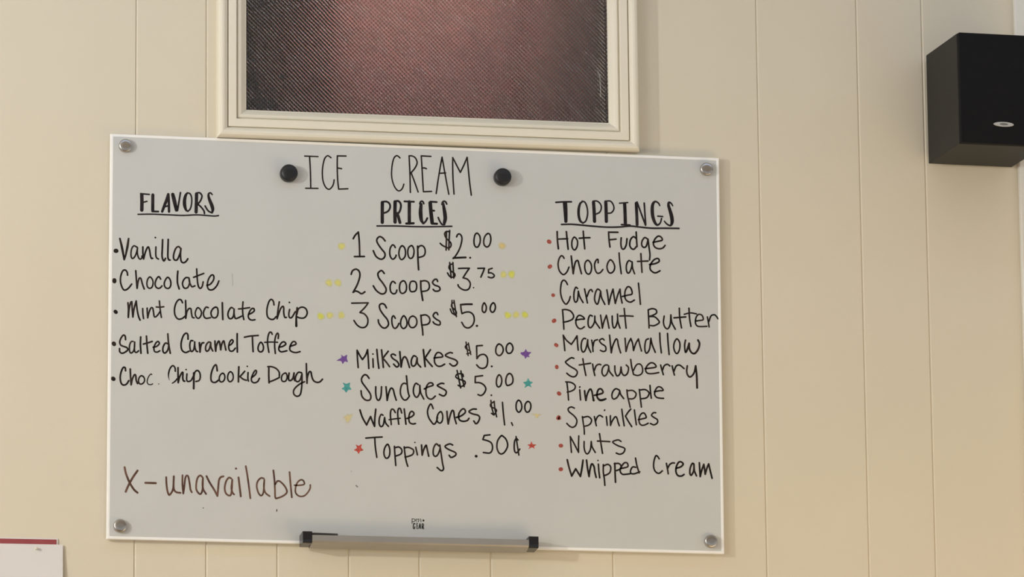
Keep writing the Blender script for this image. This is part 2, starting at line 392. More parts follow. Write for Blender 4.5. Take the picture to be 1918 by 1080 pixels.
# ---- everything written on the board: board coordinates in tenths of a millimetre: x,z,width
INK = '''title_text;black handwritten title word ICE;black;-1700,2763,23 -1504,2763,23|-1628,2761,23 -1616,2540,23 -1610,2284,23|-1685,2280,23 -1503,2285,23|-1310,2753,22 -1331,2770,22 -1363,2781,22 -1404,2736,22 -1430,2628,22 -1438,2520,22 -1430,2414,22 -1404,2334,22 -1370,2289,22 -1331,2280,22 -1291,2319,22 -1271,2366,22 -1262,2423,22|-1214,2787,23 -1216,2623,23 -1209,2422,23 -1195,2289,23|-1214,2785,23 -1085,2788,23|-1195,2286,23 -1057,2297,23|-1209,2602,23 -1172,2598,23 -1152,2595,23
title_text;thin black handwritten title word CREAM;black;-277,2791,22 -305,2817,22 -335,2821,22 -368,2784,22 -392,2696,22 -402,2601,22 -403,2521,22 -391,2441,22 -362,2361,22 -325,2309,22 -289,2294,22 -253,2318,22 -231,2360,22 -220,2399,22|-140,2829,23 -136,2733,23 -128,2558,23 -122,2277,23|-140,2829,23 -94,2828,23 -48,2803,23 -21,2744,23 -28,2696,23 -61,2635,23 -111,2575,23* -62,2447,23 -6,2288,23|42,2836,23 52,2673,23 63,2472,23 73,2295,23|42,2835,23 187,2833,23|73,2295,23 196,2305,23|59,2653,23 92,2654,23 119,2644,23|355,2829,23 333,2711,23 299,2508,23 265,2275,23|355,2829,23 380,2686,23 413,2499,23 455,2272,23|326,2583,23 407,2592,23|516,2828,23 515,2691,23 520,2489,23 533,2277,23|516,2828,23 561,2740,23 629,2608,23* 682,2718,23 733,2841,23* 749,2673,23 768,2472,23 793,2271,23
heading_text;bold black handwritten heading PRICES, underlined;heading;-542,2110,51 -543,1966,51 -543,1811,51|-540,2120,29 -482,2126,29 -439,2101,29 -425,2051,29 -445,1996,29 -482,1966,29 -519,1953,29|-351,2127,53 -354,1973,53 -352,1823,53|-342,2137,32 -302,2140,32 -272,2107,32 -265,2057,32 -282,1989,32 -316,1941,32|-320,1954,45 -302,1901,45 -279,1818,45|-212,2139,29 -69,2139,29|-138,2135,51 -139,1968,51 -139,1814,51|-184,1807,35 -75,1815,35|38,2106,45 30,1987,59 40,1874,53 64,1825,35|18,2114,27 31,2142,27 51,2152,27 69,2139,27 78,2116,27|64,1817,29 80,1822,29 111,1859,29 131,1900,29|175,2131,56 187,1980,56 204,1830,56|178,2150,29 272,2147,29|198,2018,29 235,2015,29|204,1821,35 275,1820,35|352,2113,27 361,2150,27 385,2164,27 409,2152,27 423,2123,27|369,2134,35 380,2067,48 393,1988,56 400,1907,56 387,1840,48|295,1914,27 318,1861,27 351,1814,27 391,1813,27|-622,1754,24 -336,1764,24 -56,1765,24 197,1773,24 498,1790,24
heading_text;bold black handwritten heading FLAVORS, underlined;heading;-4106,2090,52 -4103,1979,52 -4104,1862,52|-4123,2106,24 -3996,2099,24|-4089,1978,24 -4029,1995,24|-3944,2094,47 -3944,1985,47 -3944,1863,47|-3951,1848,29 -3862,1849,29|-3722,2116,29 -3739,2033,44 -3769,1952,44 -3805,1851,37|-3716,2113,37 -3707,1981,37 -3704,1854,37|-3762,1926,24 -3710,1944,24|-3651,2113,52 -3625,2010,58 -3597,1879,45|-3538,2144,26 -3556,2026,26 -3581,1877,31|-3436,2144,26 -3462,2103,42 -3477,2029,50 -3474,1950,50 -3453,1887,34 -3427,1872,26|-3436,2144,24 -3397,2132,24 -3373,2073,24 -3374,1980,24 -3393,1906,24 -3427,1869,24|-3301,2134,50 -3303,1996,50 -3306,1863,50|-3292,2149,26 -3253,2151,26 -3222,2112,26 -3229,2065,26 -3252,2018,26 -3285,1983,26* -3238,1945,26 -3192,1887,26 -3183,1844,26|-3069,2131,21 -3095,2157,24 -3121,2143,29 -3124,2103,37 -3105,2043,47 -3075,1971,53 -3061,1912,47 -3070,1859,26|-3173,1958,26 -3153,1922,26 -3120,1881,26 -3070,1859,26|-4159,1797,22 -3957,1807,22 -3696,1806,22 -3500,1805,22 -3303,1821,22 -3172,1818,22 -3041,1813,22 -2975,1822,22
menu_text;black handwritten line Vanilla under the FLAVORS heading;black;-4481,1243,65 -4472,1243,65|-4421,1427,27 -4389,1294,36 -4355,1121,29|-4293,1432,27 -4308,1323,36 -4333,1190,27 -4355,1117,27|-4168,1308,24 -4214,1327,24 -4246,1286,24 -4257,1219,24 -4252,1160,24 -4232,1138,24 -4200,1169,24 -4174,1235,24 -4162,1302,24* -4164,1223,24 -4147,1157,24 -4121,1132,24 -4098,1152,24 -4096,1179,25|-4084,1315,26 -4083,1226,26 -4072,1136,26* -4050,1227,26 -4025,1294,26 -4003,1318,26 -3985,1269,26 -3972,1190,26 -3958,1151,26 -3939,1151,26|-3893,1322,25 -3894,1206,25 -3880,1160,25 -3854,1144,25|-3903,1461,27 -3901,1461,27|-3795,1434,27 -3799,1289,27 -3801,1183,27 -3776,1118,27 -3750,1158,27|-3713,1440,27 -3716,1292,27 -3717,1186,27 -3704,1140,27 -3684,1134,27|-3529,1312,26 -3562,1339,26 -3601,1309,26 -3629,1229,26 -3632,1162,26 -3606,1134,26 -3574,1151,26 -3541,1232,26 -3525,1312,26* -3532,1219,26 -3521,1127,26 -3488,1101,26 -3449,1123,26 -3423,1163,26
menu_text;black handwritten line Chocolate in the flavour list;black;-4496,809,60 -4495,790,60|-4304,889,26 -4312,935,26 -4341,964,26 -4377,946,26 -4403,872,26 -4407,793,26 -4391,728,26 -4364,676,26 -4332,668,26 -4287,699,26 -4242,759,26|-4185,959,26 -4177,854,26 -4163,699,26* -4151,789,26 -4132,849,26 -4108,843,26 -4086,765,26 -4059,693,26|-3976,874,24 -4008,840,24 -4021,774,24 -4007,721,24 -3974,705,24 -3942,730,24 -3930,790,24 -3943,842,24 -3976,874,24|-3819,847,25 -3846,883,25 -3878,851,25 -3900,784,25 -3890,732,24 -3857,709,25 -3825,718,25 -3799,748,25|-3715,877,25 -3748,842,25 -3767,782,25 -3753,730,25 -3714,712,25 -3682,733,25 -3669,786,25 -3682,845,25 -3715,877,25|-3568,974,27 -3574,888,27 -3571,796,27 -3547,711,27|-3421,883,25 -3454,879,25 -3487,838,25 -3499,785,25 -3479,733,25 -3447,724,25 -3414,748,25 -3395,815,25 -3405,881,25* -3395,815,25 -3368,757,25 -3349,751,25 -3316,765,25|-3292,1017,25 -3284,885,25 -3271,780,25 -3244,730,25 -3212,755,25 -3195,829,25|-3337,890,25 -3271,918,25 -3187,954,25|-3140,778,25 -3088,799,25 -3042,867,25 -3043,926,25 -3075,932,25 -3114,878,25 -3133,804,25 -3129,745,25 -3100,713,25 -3048,721,25 -2996,776,25 -2964,850,25
menu_text;black handwritten line Mint Chocolate Chip;black;-4478,346,55 -4468,336,55|-4295,481,26 -4287,389,26 -4288,265,26* -4277,390,26 -4256,483,26 -4239,499,26* -4232,391,26 -4221,273,26* -4206,392,26 -4175,512,26* -4161,394,26 -4140,289,26 -4116,231,26|-4079,403,24 -4076,331,24 -4065,255,24|-4014,412,24 -4011,346,24 -4004,267,24* -3987,347,24 -3959,414,24 -3933,414,24 -3922,362,24 -3906,286,24 -3867,305,24 -3826,365,24|-3836,523,24 -3827,431,24 -3815,339,24 -3805,281,24|-3881,432,24 -3829,431,24 -3771,440,24|-3497,508,25 -3517,547,25 -3550,553,25 -3589,505,25 -3612,425,25 -3611,346,25 -3587,288,25 -3548,263,25 -3496,278,25 -3450,319,25|-3452,543,25 -3448,418,25 -3448,279,25* -3431,379,25 -3399,426,25 -3373,420,25 -3366,368,25 -3352,302,25 -3326,290,25|-3269,443,23 -3294,416,23 -3310,356,23 -3294,304,23 -3261,285,23 -3229,319,23 -3218,373,23 -3236,418,23 -3269,443,23|-3118,448,25 -3151,454,25 -3177,413,25 -3190,360,25 -3176,308,25 -3144,289,25 -3085,301,25|-3014,458,25 -3053,431,25 -3079,371,25 -3059,312,25 -3019,300,25 -2987,327,25 -2974,387,25 -2984,446,25 -3014,458,25|-2912,528,27 -2909,409,27 -2904,280,27|-2759,454,25 -2785,460,25 -2817,412,25 -2830,352,25 -2810,300,25 -2771,302,25 -2745,349,25 -2739,441,25* -2738,362,25 -2719,303,25 -2679,311,25 -2627,339,25|-2608,551,25 -2614,445,25 -2607,353,25 -2594,290,25|-2673,444,25 -2601,453,25 -2510,469,25|-2522,369,25 -2477,391,25 -2441,425,25 -2451,458,25 -2483,450,25 -2516,396,25 -2529,336,25 -2509,297,25 -2470,285,25 -2430,293,25|-2150,521,25 -2160,573,25 -2190,603,25 -2223,571,25 -2249,485,25 -2255,405,25 -2242,339,25 -2202,308,25 -2156,309,25 -2117,350,25|-2072,570,25 -2091,450,25 -2104,318,25* -2084,384,25 -2052,471,25 -2019,505,25 -2006,479,25 -2006,413,25 -1992,345,25 -1966,342,25|-1924,566,27 -1922,566,27|-1920,462,25 -1931,389,25 -1920,343,25 -1887,345,25 -1835,432,25|-1808,493,25 -1819,393,25 -1821,314,30 -1820,219,36|-1812,393,25 -1789,474,25 -1736,502,25 -1683,484,25 -1659,425,25 -1676,371,25 -1716,340,25 -1775,342,25 -1808,356,25
dot_mark;yellow dot at the left end before 3 Scoops;yellow_green;B-1459,376,74
dot_mark;faint yellow dot before 3 Scoops, second from left;yellow;B-1323,394,74
dot_mark;yellow dot next to the 3 of 3 Scoops;yellow;B-1152,402,74
menu_text;black handwritten line Salted Caramel Toffee;black;-4497,-126,62 -4491,-135,62|-4325,-64,26 -4332,-12,26 -4358,1,26 -4390,-40,26 -4409,-99,26 -4396,-145,26 -4357,-163,26 -4305,-181,26 -4292,-214,26 -4330,-248,26 -4375,-266,26 -4408,-244,26 -4411,-198,26|-4215,-87,24 -4243,-92,24 -4266,-147,24 -4266,-226,24 -4246,-258,24 -4214,-237,24 -4195,-184,24 -4192,-95,24* -4195,-184,24 -4188,-237,24 -4162,-246,24 -4133,-222,24|-4105,-18,27 -4108,-129,27 -4099,-257,27|-4021,-2,26 -4013,-126,26 -3999,-254,26|-4065,-121,26 -3994,-99,26 -3936,-78,26|-3922,-163,24 -3870,-148,24 -3832,-107,24 -3851,-75,24 -3884,-102,24 -3909,-162,24 -3902,-221,24 -3863,-233,24 -3824,-212,24|-3709,41,26 -3698,-90,26 -3671,-244,26|-3705,-106,26 -3745,-98,26 -3777,-158,26 -3776,-223,26 -3746,-242,26 -3707,-195,26 -3692,-116,26|-3412,-28,26 -3416,38,26 -3442,60,26 -3481,22,26 -3510,-71,26 -3512,-149,26 -3493,-201,26 -3447,-226,26 -3395,-205,26|-3341,-49,25 -3370,-50,25 -3386,-106,25 -3379,-178,25 -3360,-208,25 -3330,-183,25 -3317,-117,25 -3315,-64,25* -3311,-143,25 -3291,-198,25 -3271,-207,25|-3246,-75,27 -3241,-141,27 -3236,-213,27* -3226,-127,27 -3207,-81,27 -3181,-73,27|-3085,-63,25 -3115,-64,25 -3148,-111,25 -3154,-171,25 -3134,-197,25 -3102,-169,25 -3083,-96,25 -3080,-70,25* -3076,-135,25 -3049,-190,25|-3018,-42,26 -3014,-120,26 -3006,-192,26* -2998,-120,26 -2972,-53,26 -2955,-46,26 -2941,-105,26 -2932,-170,26* -2919,-91,26 -2890,-35,26 -2874,-90,26 -2857,-171,26|-2811,-101,25 -2776,-80,25 -2750,-39,25 -2769,-14,25 -2802,-54,25 -2815,-127,25 -2797,-179,25 -2755,-181,25 -2716,-137,25|-2691,77,27 -2691,-57,27 -2687,-195,27|-2585,28,26 -2496,48,26 -2381,61,26|-2467,45,26 -2463,-63,26 -2456,-181,26|-2339,-39,25 -2367,-67,25 -2384,-126,25 -2371,-172,25 -2332,-180,25 -2306,-144,25 -2308,-84,25 -2339,-39,25|-2175,85,25 -2188,111,25 -2215,110,25 -2237,50,25 -2244,-43,25 -2234,-122,25 -2223,-184,25|-2087,26,25 -2083,81,25 -2097,104,25 -2119,73,25 -2136,0,25 -2139,-92,25 -2128,-197,25|-2286,-38,22 -2195,-31,22 -2096,-31,22|-2070,-103,25 -2017,-88,25 -1974,-54,25 -1998,-22,25 -2037,-36,25 -2070,-90,25 -2076,-143,25 -2043,-171,25 -1984,-160,25 -1958,-152,25|-1912,-85,25 -1866,-70,25 -1824,-49,25 -1837,-17,25 -1873,-18,25 -1906,-72,25 -1916,-131,25 -1886,-163,25 -1826,-175,25 -1763,-159,25
menu_text;black handwritten line Choc. Chip Cookie Dough with a looped tail;black;-4503,-642,62 -4495,-648,62|-4321,-522,27 -4328,-477,27 -4357,-478,27 -4386,-544,27 -4398,-623,27 -4385,-701,27 -4352,-732,27 -4307,-718,27 -4272,-665,27|-4253,-494,27 -4247,-605,27 -4238,-725,27* -4223,-644,27 -4191,-577,27 -4172,-590,27 -4165,-655,27 -4145,-704,27|-4088,-587,23 -4120,-614,23 -4132,-667,23 -4112,-708,23 -4074,-704,23 -4044,-664,23 -4052,-612,23 -4088,-587,23|-3939,-563,20 -3958,-563,17 -3990,-610,17 -4005,-670,17 -3989,-708,17 -3950,-714,17 -3924,-702,17|-3837,-701,17 -3836,-701,17|-3595,-506,24 -3601,-454,24 -3634,-425,24 -3673,-469,24 -3692,-536,24 -3694,-588,15 -3681,-640,7|-3639,-685,17 -3600,-657,22 -3568,-617,22|-3556,-453,27 -3555,-558,27 -3552,-673,27* -3535,-596,27 -3497,-523,27 -3484,-529,27 -3486,-595,27 -3477,-640,27 -3457,-649,27|-3425,-540,24 -3429,-619,24 -3412,-651,24 -3366,-637,24 -3334,-577,24|-3439,-477,24 -3436,-477,24|-3325,-524,29 -3324,-629,29 -3325,-754,29|-3327,-603,24 -3308,-511,24 -3269,-486,25 -3237,-521,25 -3230,-587,25 -3249,-633,24 -3294,-648,24|-2982,-481,26 -2992,-409,26 -3009,-394,26 -3041,-437,26 -3070,-529,26 -3073,-608,26 -3053,-647,26 -3008,-652,26 -2962,-618,26|-2897,-514,23 -2934,-538,23 -2952,-591,23 -2939,-637,23 -2903,-640,23 -2874,-602,23 -2871,-550,23 -2897,-514,23|-2787,-488,23 -2819,-522,23 -2829,-588,23 -2806,-633,23 -2773,-628,23 -2747,-585,23 -2754,-520,23 -2787,-488,23|-2665,-412,27 -2669,-530,27 -2670,-635,27|-2578,-475,25 -2623,-529,25 -2649,-556,25* -2597,-594,25 -2551,-608,25|-2529,-493,25 -2531,-579,25 -2522,-618,25|-2541,-401,25 -2540,-401,25|-2473,-564,25 -2424,-523,25 -2404,-476,25 -2421,-457,25 -2453,-504,25 -2479,-577,25 -2472,-623,25 -2433,-641,25 -2387,-620,25 -2361,-573,25|-2223,-404,27 -2224,-516,27 -2219,-634,27|-2239,-396,25 -2180,-396,25 -2115,-421,25 -2072,-472,25 -2068,-531,25|-2068,-551,25 -2140,-590,25 -2216,-621,25|-1983,-483,23 -2022,-510,23 -2038,-563,23 -2022,-605,23 -1976,-601,23 -1954,-547,23 -1963,-495,23 -1983,-483,23|-1924,-481,27 -1933,-547,27 -1924,-589,27 -1891,-585,27 -1865,-545,27 -1852,-478,27* -1854,-544,27 -1841,-590,27|-1740,-472,25 -1786,-466,25 -1823,-517,25 -1831,-581,25 -1799,-606,25 -1760,-574,25 -1734,-488,25* -1734,-593,25 -1740,-699,25 -1759,-792,25 -1805,-822,25 -1851,-794,25 -1858,-742,25 -1825,-688,25 -1760,-634,25 -1697,-603,25|-1671,-334,26 -1668,-446,26 -1660,-624,26* -1655,-538,26 -1629,-458,26 -1602,-458,26 -1589,-523,26 -1563,-582,26 -1517,-606,26 -1471,-598,26 -1431,-558,26
star_mark;purple star on the left of Milkshakes;purple;P-1224,-274,26 -1155,-230,26 -1153,-185,26 -1118,-209,26 -1067,-183,26 -1071,-236,26 -1056,-291,26 -1102,-284,26 -1133,-322,26 -1158,-280,26
star_mark;teal star on the left of Sundaes;teal;P-1148,-691,26 -1107,-651,26 -1131,-601,26 -1076,-615,26 -1023,-595,26 -1028,-651,26 -1003,-699,26 -1047,-704,26 -1081,-745,26 -1113,-706,26
star_mark;faded yellow star on the left of Waffle Cones;yellow_faint;Q-1112,-1112,26 -1076,-1087,26 -1056,-1067,26 -1033,-1079,26 -994,-1061,26 -1010,-1109,26 -1015,-1131,26 -1043,-1175,26 -1076,-1176,26 -1089,-1140,26
note_text;brown handwritten note X - unavailable at lower left;brown;-4322,-1935,31 -4302,-2025,31 -4249,-2154,31 -4184,-2256,31 -4132,-2301,31|-4134,-1979,32 -4198,-2074,32 -4262,-2193,32 -4303,-2291,32|-4019,-2154,32 -3868,-2154,32|-3717,-2064,28 -3713,-2152,28 -3699,-2256,28 -3677,-2318,28 -3653,-2307,28 -3615,-2228,28 -3606,-2048,29* -3609,-2163,28 -3602,-2240,28 -3569,-2278,28 -3508,-2287,28|-3480,-2029,27 -3480,-2159,27 -3467,-2295,27* -3453,-2197,27 -3441,-2080,27 -3422,-2034,27 -3396,-2046,27 -3376,-2143,27 -3362,-2234,27 -3343,-2273,27|-3191,-2047,27 -3221,-2025,27 -3260,-2062,27 -3279,-2154,27 -3276,-2232,27 -3245,-2283,27 -3213,-2295,27 -3187,-2229,27 -3182,-2060,27* -3188,-2151,27 -3174,-2229,27 -3135,-2293,27|-3130,-2033,29 -3084,-2123,29 -3019,-2225,29 -2969,-2317,29* -2960,-2223,29 -2948,-2093,29 -2922,-2043,29 -2883,-2029,29|-2769,-2056,27 -2805,-2047,27 -2844,-2103,27 -2863,-2195,27 -2847,-2273,27 -2797,-2308,27 -2765,-2270,27 -2753,-2075,27* -2765,-2192,27 -2752,-2257,27 -2726,-2289,27|-2662,-2040,29 -2648,-2150,29 -2628,-2314,29|-2700,-1910,31 -2698,-1910,31|-2556,-1871,26 -2525,-2056,26 -2487,-2339,26|-2293,-2043,25 -2336,-2040,25 -2382,-2091,25 -2394,-2169,25 -2368,-2260,25 -2329,-2296,25 -2296,-2245,25 -2284,-2062,25* -2290,-2180,25 -2264,-2257,25 -2205,-2301,25|-2151,-1922,26 -2135,-2071,26 -2128,-2202,26 -2121,-2321,26 -2082,-2324,26 -2004,-2290,26 -1952,-2236,26 -1978,-2159,26 -2044,-2088,26 -2090,-2077,26 -2122,-2123,26|-1914,-1941,26 -1900,-2104,26 -1880,-2310,26|-1841,-2131,24 -1769,-2130,24 -1697,-2112,24 -1711,-2060,24 -1750,-2051,24 -1796,-2088,24 -1825,-2168,24 -1821,-2246,24 -1769,-2290,24 -1704,-2286,24 -1651,-2241,24 -1612,-2175,24 -1608,-2120,24
menu_text;black handwritten words 1 Scoop;black;-977,1550,27 -946,1605,27 -900,1653,27* -886,1500,27 -880,1285,27|-959,1283,27 -811,1290,27|-501,1534,27 -541,1580,27 -588,1594,27 -625,1550,27 -614,1497,27 -561,1419,27 -508,1354,27 -506,1301,27 -541,1262,27 -588,1264,27 -641,1303,27 -678,1381,27|-349,1440,25 -369,1472,25 -395,1475,25 -426,1424,25 -432,1343,25 -413,1284,25 -382,1265,25 -349,1293,25 -336,1327,25|-249,1470,25 -282,1429,25 -296,1348,25 -276,1276,25 -243,1267,25 -205,1311,25 -196,1378,25 -213,1445,25 -249,1470,25|-109,1478,25 -149,1447,25 -163,1380,25 -149,1307,25 -116,1285,25 -83,1316,25 -69,1390,25 -83,1456,25 -109,1478,25|-16,1472,28 -13,1372,28 -10,1265,28 -1,1121,28|-16,1425,25 11,1473,25 57,1481,25 91,1442,25 97,1376,25 70,1328,25 -3,1303,25
price_text;black handwritten price $2.00;black;464,1710,25 417,1708,25 390,1674,25 410,1614,25 450,1575,25 483,1537,25 483,1490,25 450,1462,25 396,1480,25 356,1499,25 323,1528,25|417,1711,25 416,1574,25 412,1430,25|466,1726,25 457,1576,25 453,1434,25|570,1633,25 584,1667,25 617,1679,25 648,1636,25 644,1556,25 610,1447,25 556,1352,25 516,1306,25*|522,1315,30 609,1323,30 706,1330,30|771,1327,30 774,1328,30|878,1701,25 845,1670,25 831,1589,25 837,1523,25 864,1490,25 898,1505,25 925,1579,25 918,1659,25 878,1701,25|1039,1701,25 999,1662,25 978,1595,25 985,1528,25 1025,1498,25 1065,1531,25 1085,1612,25 1072,1685,25 1039,1701,25
dot_mark;orange-yellow dot after the price 2.00;orange_yellow;B1253,1524,75
dot_mark;yellow dot before 1 Scoop;yellow;B-1151,1431,79
menu_text;black handwritten words 2 Scoops;black;-1008,1017,27 -986,1071,27 -933,1096,27 -886,1061,27 -880,981,27 -919,860,27 -979,748,27* -946,769,27 -906,761,27 -853,732,27 -803,762,27|-515,1047,27 -542,1081,27 -568,1085,27 -608,1044,27 -595,978,27 -535,900,27 -489,822,27 -495,768,27 -529,741,27 -575,746,27 -635,790,27 -678,855,27|-349,906,25 -376,930,25 -402,922,25 -426,864,25 -420,784,25 -383,748,25 -343,760,25 -326,805,25|-236,945,25 -276,909,25 -287,829,25 -270,769,25 -230,760,25 -190,799,25 -183,872,25 -203,931,25 -236,945,25|-84,946,25 -123,928,25 -137,861,25 -124,797,25 -84,789,25 -44,810,25 -30,871,25 -44,930,25 -84,946,25|30,953,28 33,840,28 46,747,28 60,664,28|30,946,25 89,959,25 143,937,25 160,871,25 129,816,25 36,793,25|283,955,26 269,985,26 236,980,26 207,939,26 236,900,26 302,876,26 319,836,26 289,811,26 242,810,26 216,833,26
price_text;black handwritten price $3.75;black;502,1223,25 465,1208,25 455,1161,25 488,1116,25 535,1084,25 542,1044,25 501,1025,25 461,1041,25 432,1087,25|465,1244,25 475,1149,25 485,1015,25|513,1246,25 518,1150,25 525,1014,25|598,1160,25 675,1166,25 760,1169,25* 715,1104,25 664,1022,25* 728,1004,25 772,945,25 758,871,25 714,840,25 654,848,25 601,886,25 588,916,25|821,880,20 823,880,20|887,1172,25 987,1177,25* 963,1112,25 932,1042,25|1050,1162,24 1103,1180,24|1050,1162,24 1047,1108,24* 1090,1110,24 1130,1082,24 1127,1054,24 1089,1036,24 1043,1048,24
dot_mark;yellow dot next to the price 3.75;yellow;B1273,1092,72
dot_mark;yellow dot at the right end after 3.75;yellow_green;B1395,1101,78
dot_mark;yellow dot at the left end before 2 Scoops;yellow;B-1337,879,77
dot_mark;yellow dot next to the 2 of 2 Scoops;yellow;B-1204,884,77
menu_text;black handwritten words 3 Scoops;black;-999,586,25 -754,599,25* -800,533,25 -877,451,25* -813,433,25 -763,369,25 -763,289,25 -800,237,25 -860,229,25 -919,264,25 -966,329,25|-482,533,26 -509,580,26 -549,595,26 -586,567,26 -575,501,26 -522,423,26 -469,358,26 -452,286,26 -496,234,26 -549,243,26 -595,301,26 -604,351,26|-350,382,25 -376,419,25 -400,387,25 -400,308,25 -381,249,25 -350,232,25 -317,264,25 -297,308,25|-224,424,25 -264,365,25 -271,285,25 -244,240,25 -211,240,25 -178,288,25 -184,368,25 -224,424,25|-91,424,25 -138,389,25 -151,316,25 -125,260,25 -78,254,25 -38,293,25 -28,346,25 -45,399,25 -91,424,25|32,441,26 41,322,26 55,230,26 61,146,26|28,435,25 102,448,25 155,412,25 165,353,25 128,308,25 41,293,25|285,457,25 268,487,25 235,479,25 215,434,25 261,389,25 314,358,25 318,314,25 287,304,25 234,322,25 214,348,25
price_text;black handwritten price $5.00 after 3 Scoops;black;498,677,23 497,590,23 516,524,23 542,458,23|527,678,23 544,572,23 563,438,23|529,644,23 500,633,23 489,590,23 526,551,23 560,512,23 556,470,23 513,477,23 489,503,23 471,549,23|627,614,25 633,555,25 646,485,25* 700,508,25 766,510,25 817,468,25 830,388,25 803,317,25 745,275,25 685,290,25 642,355,25|627,618,30 713,628,30 796,631,30|868,309,35 871,310,35|981,657,25 954,605,25 953,539,25 980,513,25 1004,540,25 1011,601,25 981,657,25|1114,662,25 1081,623,25 1070,563,25 1094,522,25 1127,534,25 1149,592,25 1138,645,25 1114,662,25
dot_mark;yellow dot next to the price of 3 Scoops;yellow_green;B1334,485,72
dot_mark;middle yellow dot of three after 3 Scoops;yellow;B1459,496,72
dot_mark;yellow dot at the right end after 3 Scoops;yellow_green;B1591,500,72
menu_text;black handwritten word Milkshakes;black;-919,-113,26 -913,-239,26 -903,-368,26|-919,-112,26 -880,-185,26 -840,-247,26* -794,-182,26 -763,-99,26* -754,-220,26 -745,-376,26|-684,-231,25 -679,-358,25|-685,-161,25 -683,-161,25|-626,-91,27 -613,-229,27 -596,-369,27|-556,-95,27 -543,-214,27 -529,-354,27|-456,-112,26 -503,-173,26 -536,-220,26* -483,-278,26 -437,-340,26|-348,-168,26 -384,-152,26 -414,-170,26 -390,-216,26 -324,-260,26 -298,-312,26 -331,-342,26 -377,-301,26|-284,-113,27 -274,-232,27 -265,-341,27* -245,-231,27 -212,-186,27 -179,-222,27 -159,-281,27 -139,-344,27|-42,-178,26 -79,-169,26 -110,-227,26 -112,-293,26 -86,-323,26 -46,-291,26 -26,-197,26* -20,-277,26 27,-332,26|67,-73,29 80,-194,29 93,-321,29|173,-69,26 127,-140,26 93,-194,26* 140,-252,26 199,-318,26|226,-190,25 286,-181,25 356,-166,25 326,-116,25 273,-111,25 236,-176,25 235,-256,25 272,-305,25 325,-310,25 385,-277,25|499,-108,26 459,-103,26 395,-144,26 445,-176,26 538,-206,26 576,-245,26 551,-289,26 505,-300,26 461,-268,26
price_text;black handwritten price $5.00 after Milkshakes;black;705,62,21 721,-41,21 737,-138,21|741,49,21 757,-40,21 777,-123,21|740,33,21 695,-2,21 711,-41,21 761,-66,21 771,-93,21 717,-114,21|951,19,25 864,10,25|864,10,25 865,-76,25 867,-180,25* 910,-128,25 977,-115,25 1021,-158,25 1027,-231,25 1007,-295,25 956,-323,25 903,-312,25 863,-273,25|1088,-289,30 1091,-288,30|1198,49,25 1158,-1,25 1153,-81,25 1191,-123,25 1231,-109,25 1262,-50,25 1249,16,25 1198,49,25|1359,67,25 1318,31,25 1307,-36,25 1331,-83,25 1378,-77,25 1409,-19,25 1396,40,25 1359,67,25
star_mark;purple star on the right of Milkshakes;purple;P1522,-69,27 1576,-54,27 1603,-13,27 1627,-52,27 1686,-58,27 1648,-99,27 1658,-135,27 1622,-130,27 1594,-160,27 1578,-123,27 1541,-104,27
menu_text;black handwritten word Sundaes;black;-741,-523,26 -774,-480,26 -814,-475,26 -851,-526,26 -844,-585,26 -787,-663,26 -724,-753,26 -717,-819,26 -748,-850,26 -801,-841,26 -847,-790,26 -860,-711,26|-642,-645,26 -642,-744,26 -626,-823,26 -596,-843,26 -566,-781,26 -556,-643,26|-490,-641,26 -481,-739,26 -473,-842,26* -451,-738,26 -418,-661,26 -384,-677,26 -365,-749,26 -338,-835,26|-186,-469,26 -173,-611,26 -160,-716,26 -143,-769,26|-182,-592,25 -219,-580,25 -256,-607,25 -276,-680,25 -270,-759,25 -230,-822,25 -186,-823,25 -145,-775,25|-10,-593,25 -47,-577,25 -77,-635,25 -82,-714,25 -54,-774,25 -21,-776,25 10,-711,25 13,-605,25* 26,-711,25 72,-806,25|79,-656,25 139,-624,25 209,-596,25 192,-563,25 145,-571,25 108,-636,25 108,-735,25 138,-791,25 191,-802,25 244,-757,25|371,-568,26 331,-565,26 274,-598,26 324,-629,26 401,-673,26 401,-723,26 364,-751,26 304,-729,26
price_text;black handwritten price $5.00 after Sundaes;black;570,-366,24 596,-495,24 622,-624,24|627,-371,24 649,-493,24 675,-603,24|663,-453,24 649,-416,24 576,-419,24 550,-463,24 603,-495,24 682,-522,24 686,-565,24 629,-604,24 585,-585,24|952,-431,25 845,-448,25|842,-448,25 839,-538,25* 909,-538,25 972,-572,25 999,-629,25 972,-693,25 928,-727,25 881,-716,25|1081,-719,28 1082,-719,28|1196,-413,25 1165,-464,25 1158,-544,25 1181,-591,25 1219,-573,25 1239,-502,25 1226,-436,25 1196,-413,25|1349,-388,25 1316,-422,25 1298,-500,25 1315,-563,25 1362,-555,25 1399,-523,25 1406,-457,25 1383,-401,25 1349,-388,25
star_mark;teal star on the right of Sundaes;teal;P1558,-512,27 1611,-494,27 1634,-447,27 1659,-490,27 1707,-507,27 1669,-539,27 1684,-583,27 1632,-564,27 1583,-596,27 1592,-544,27
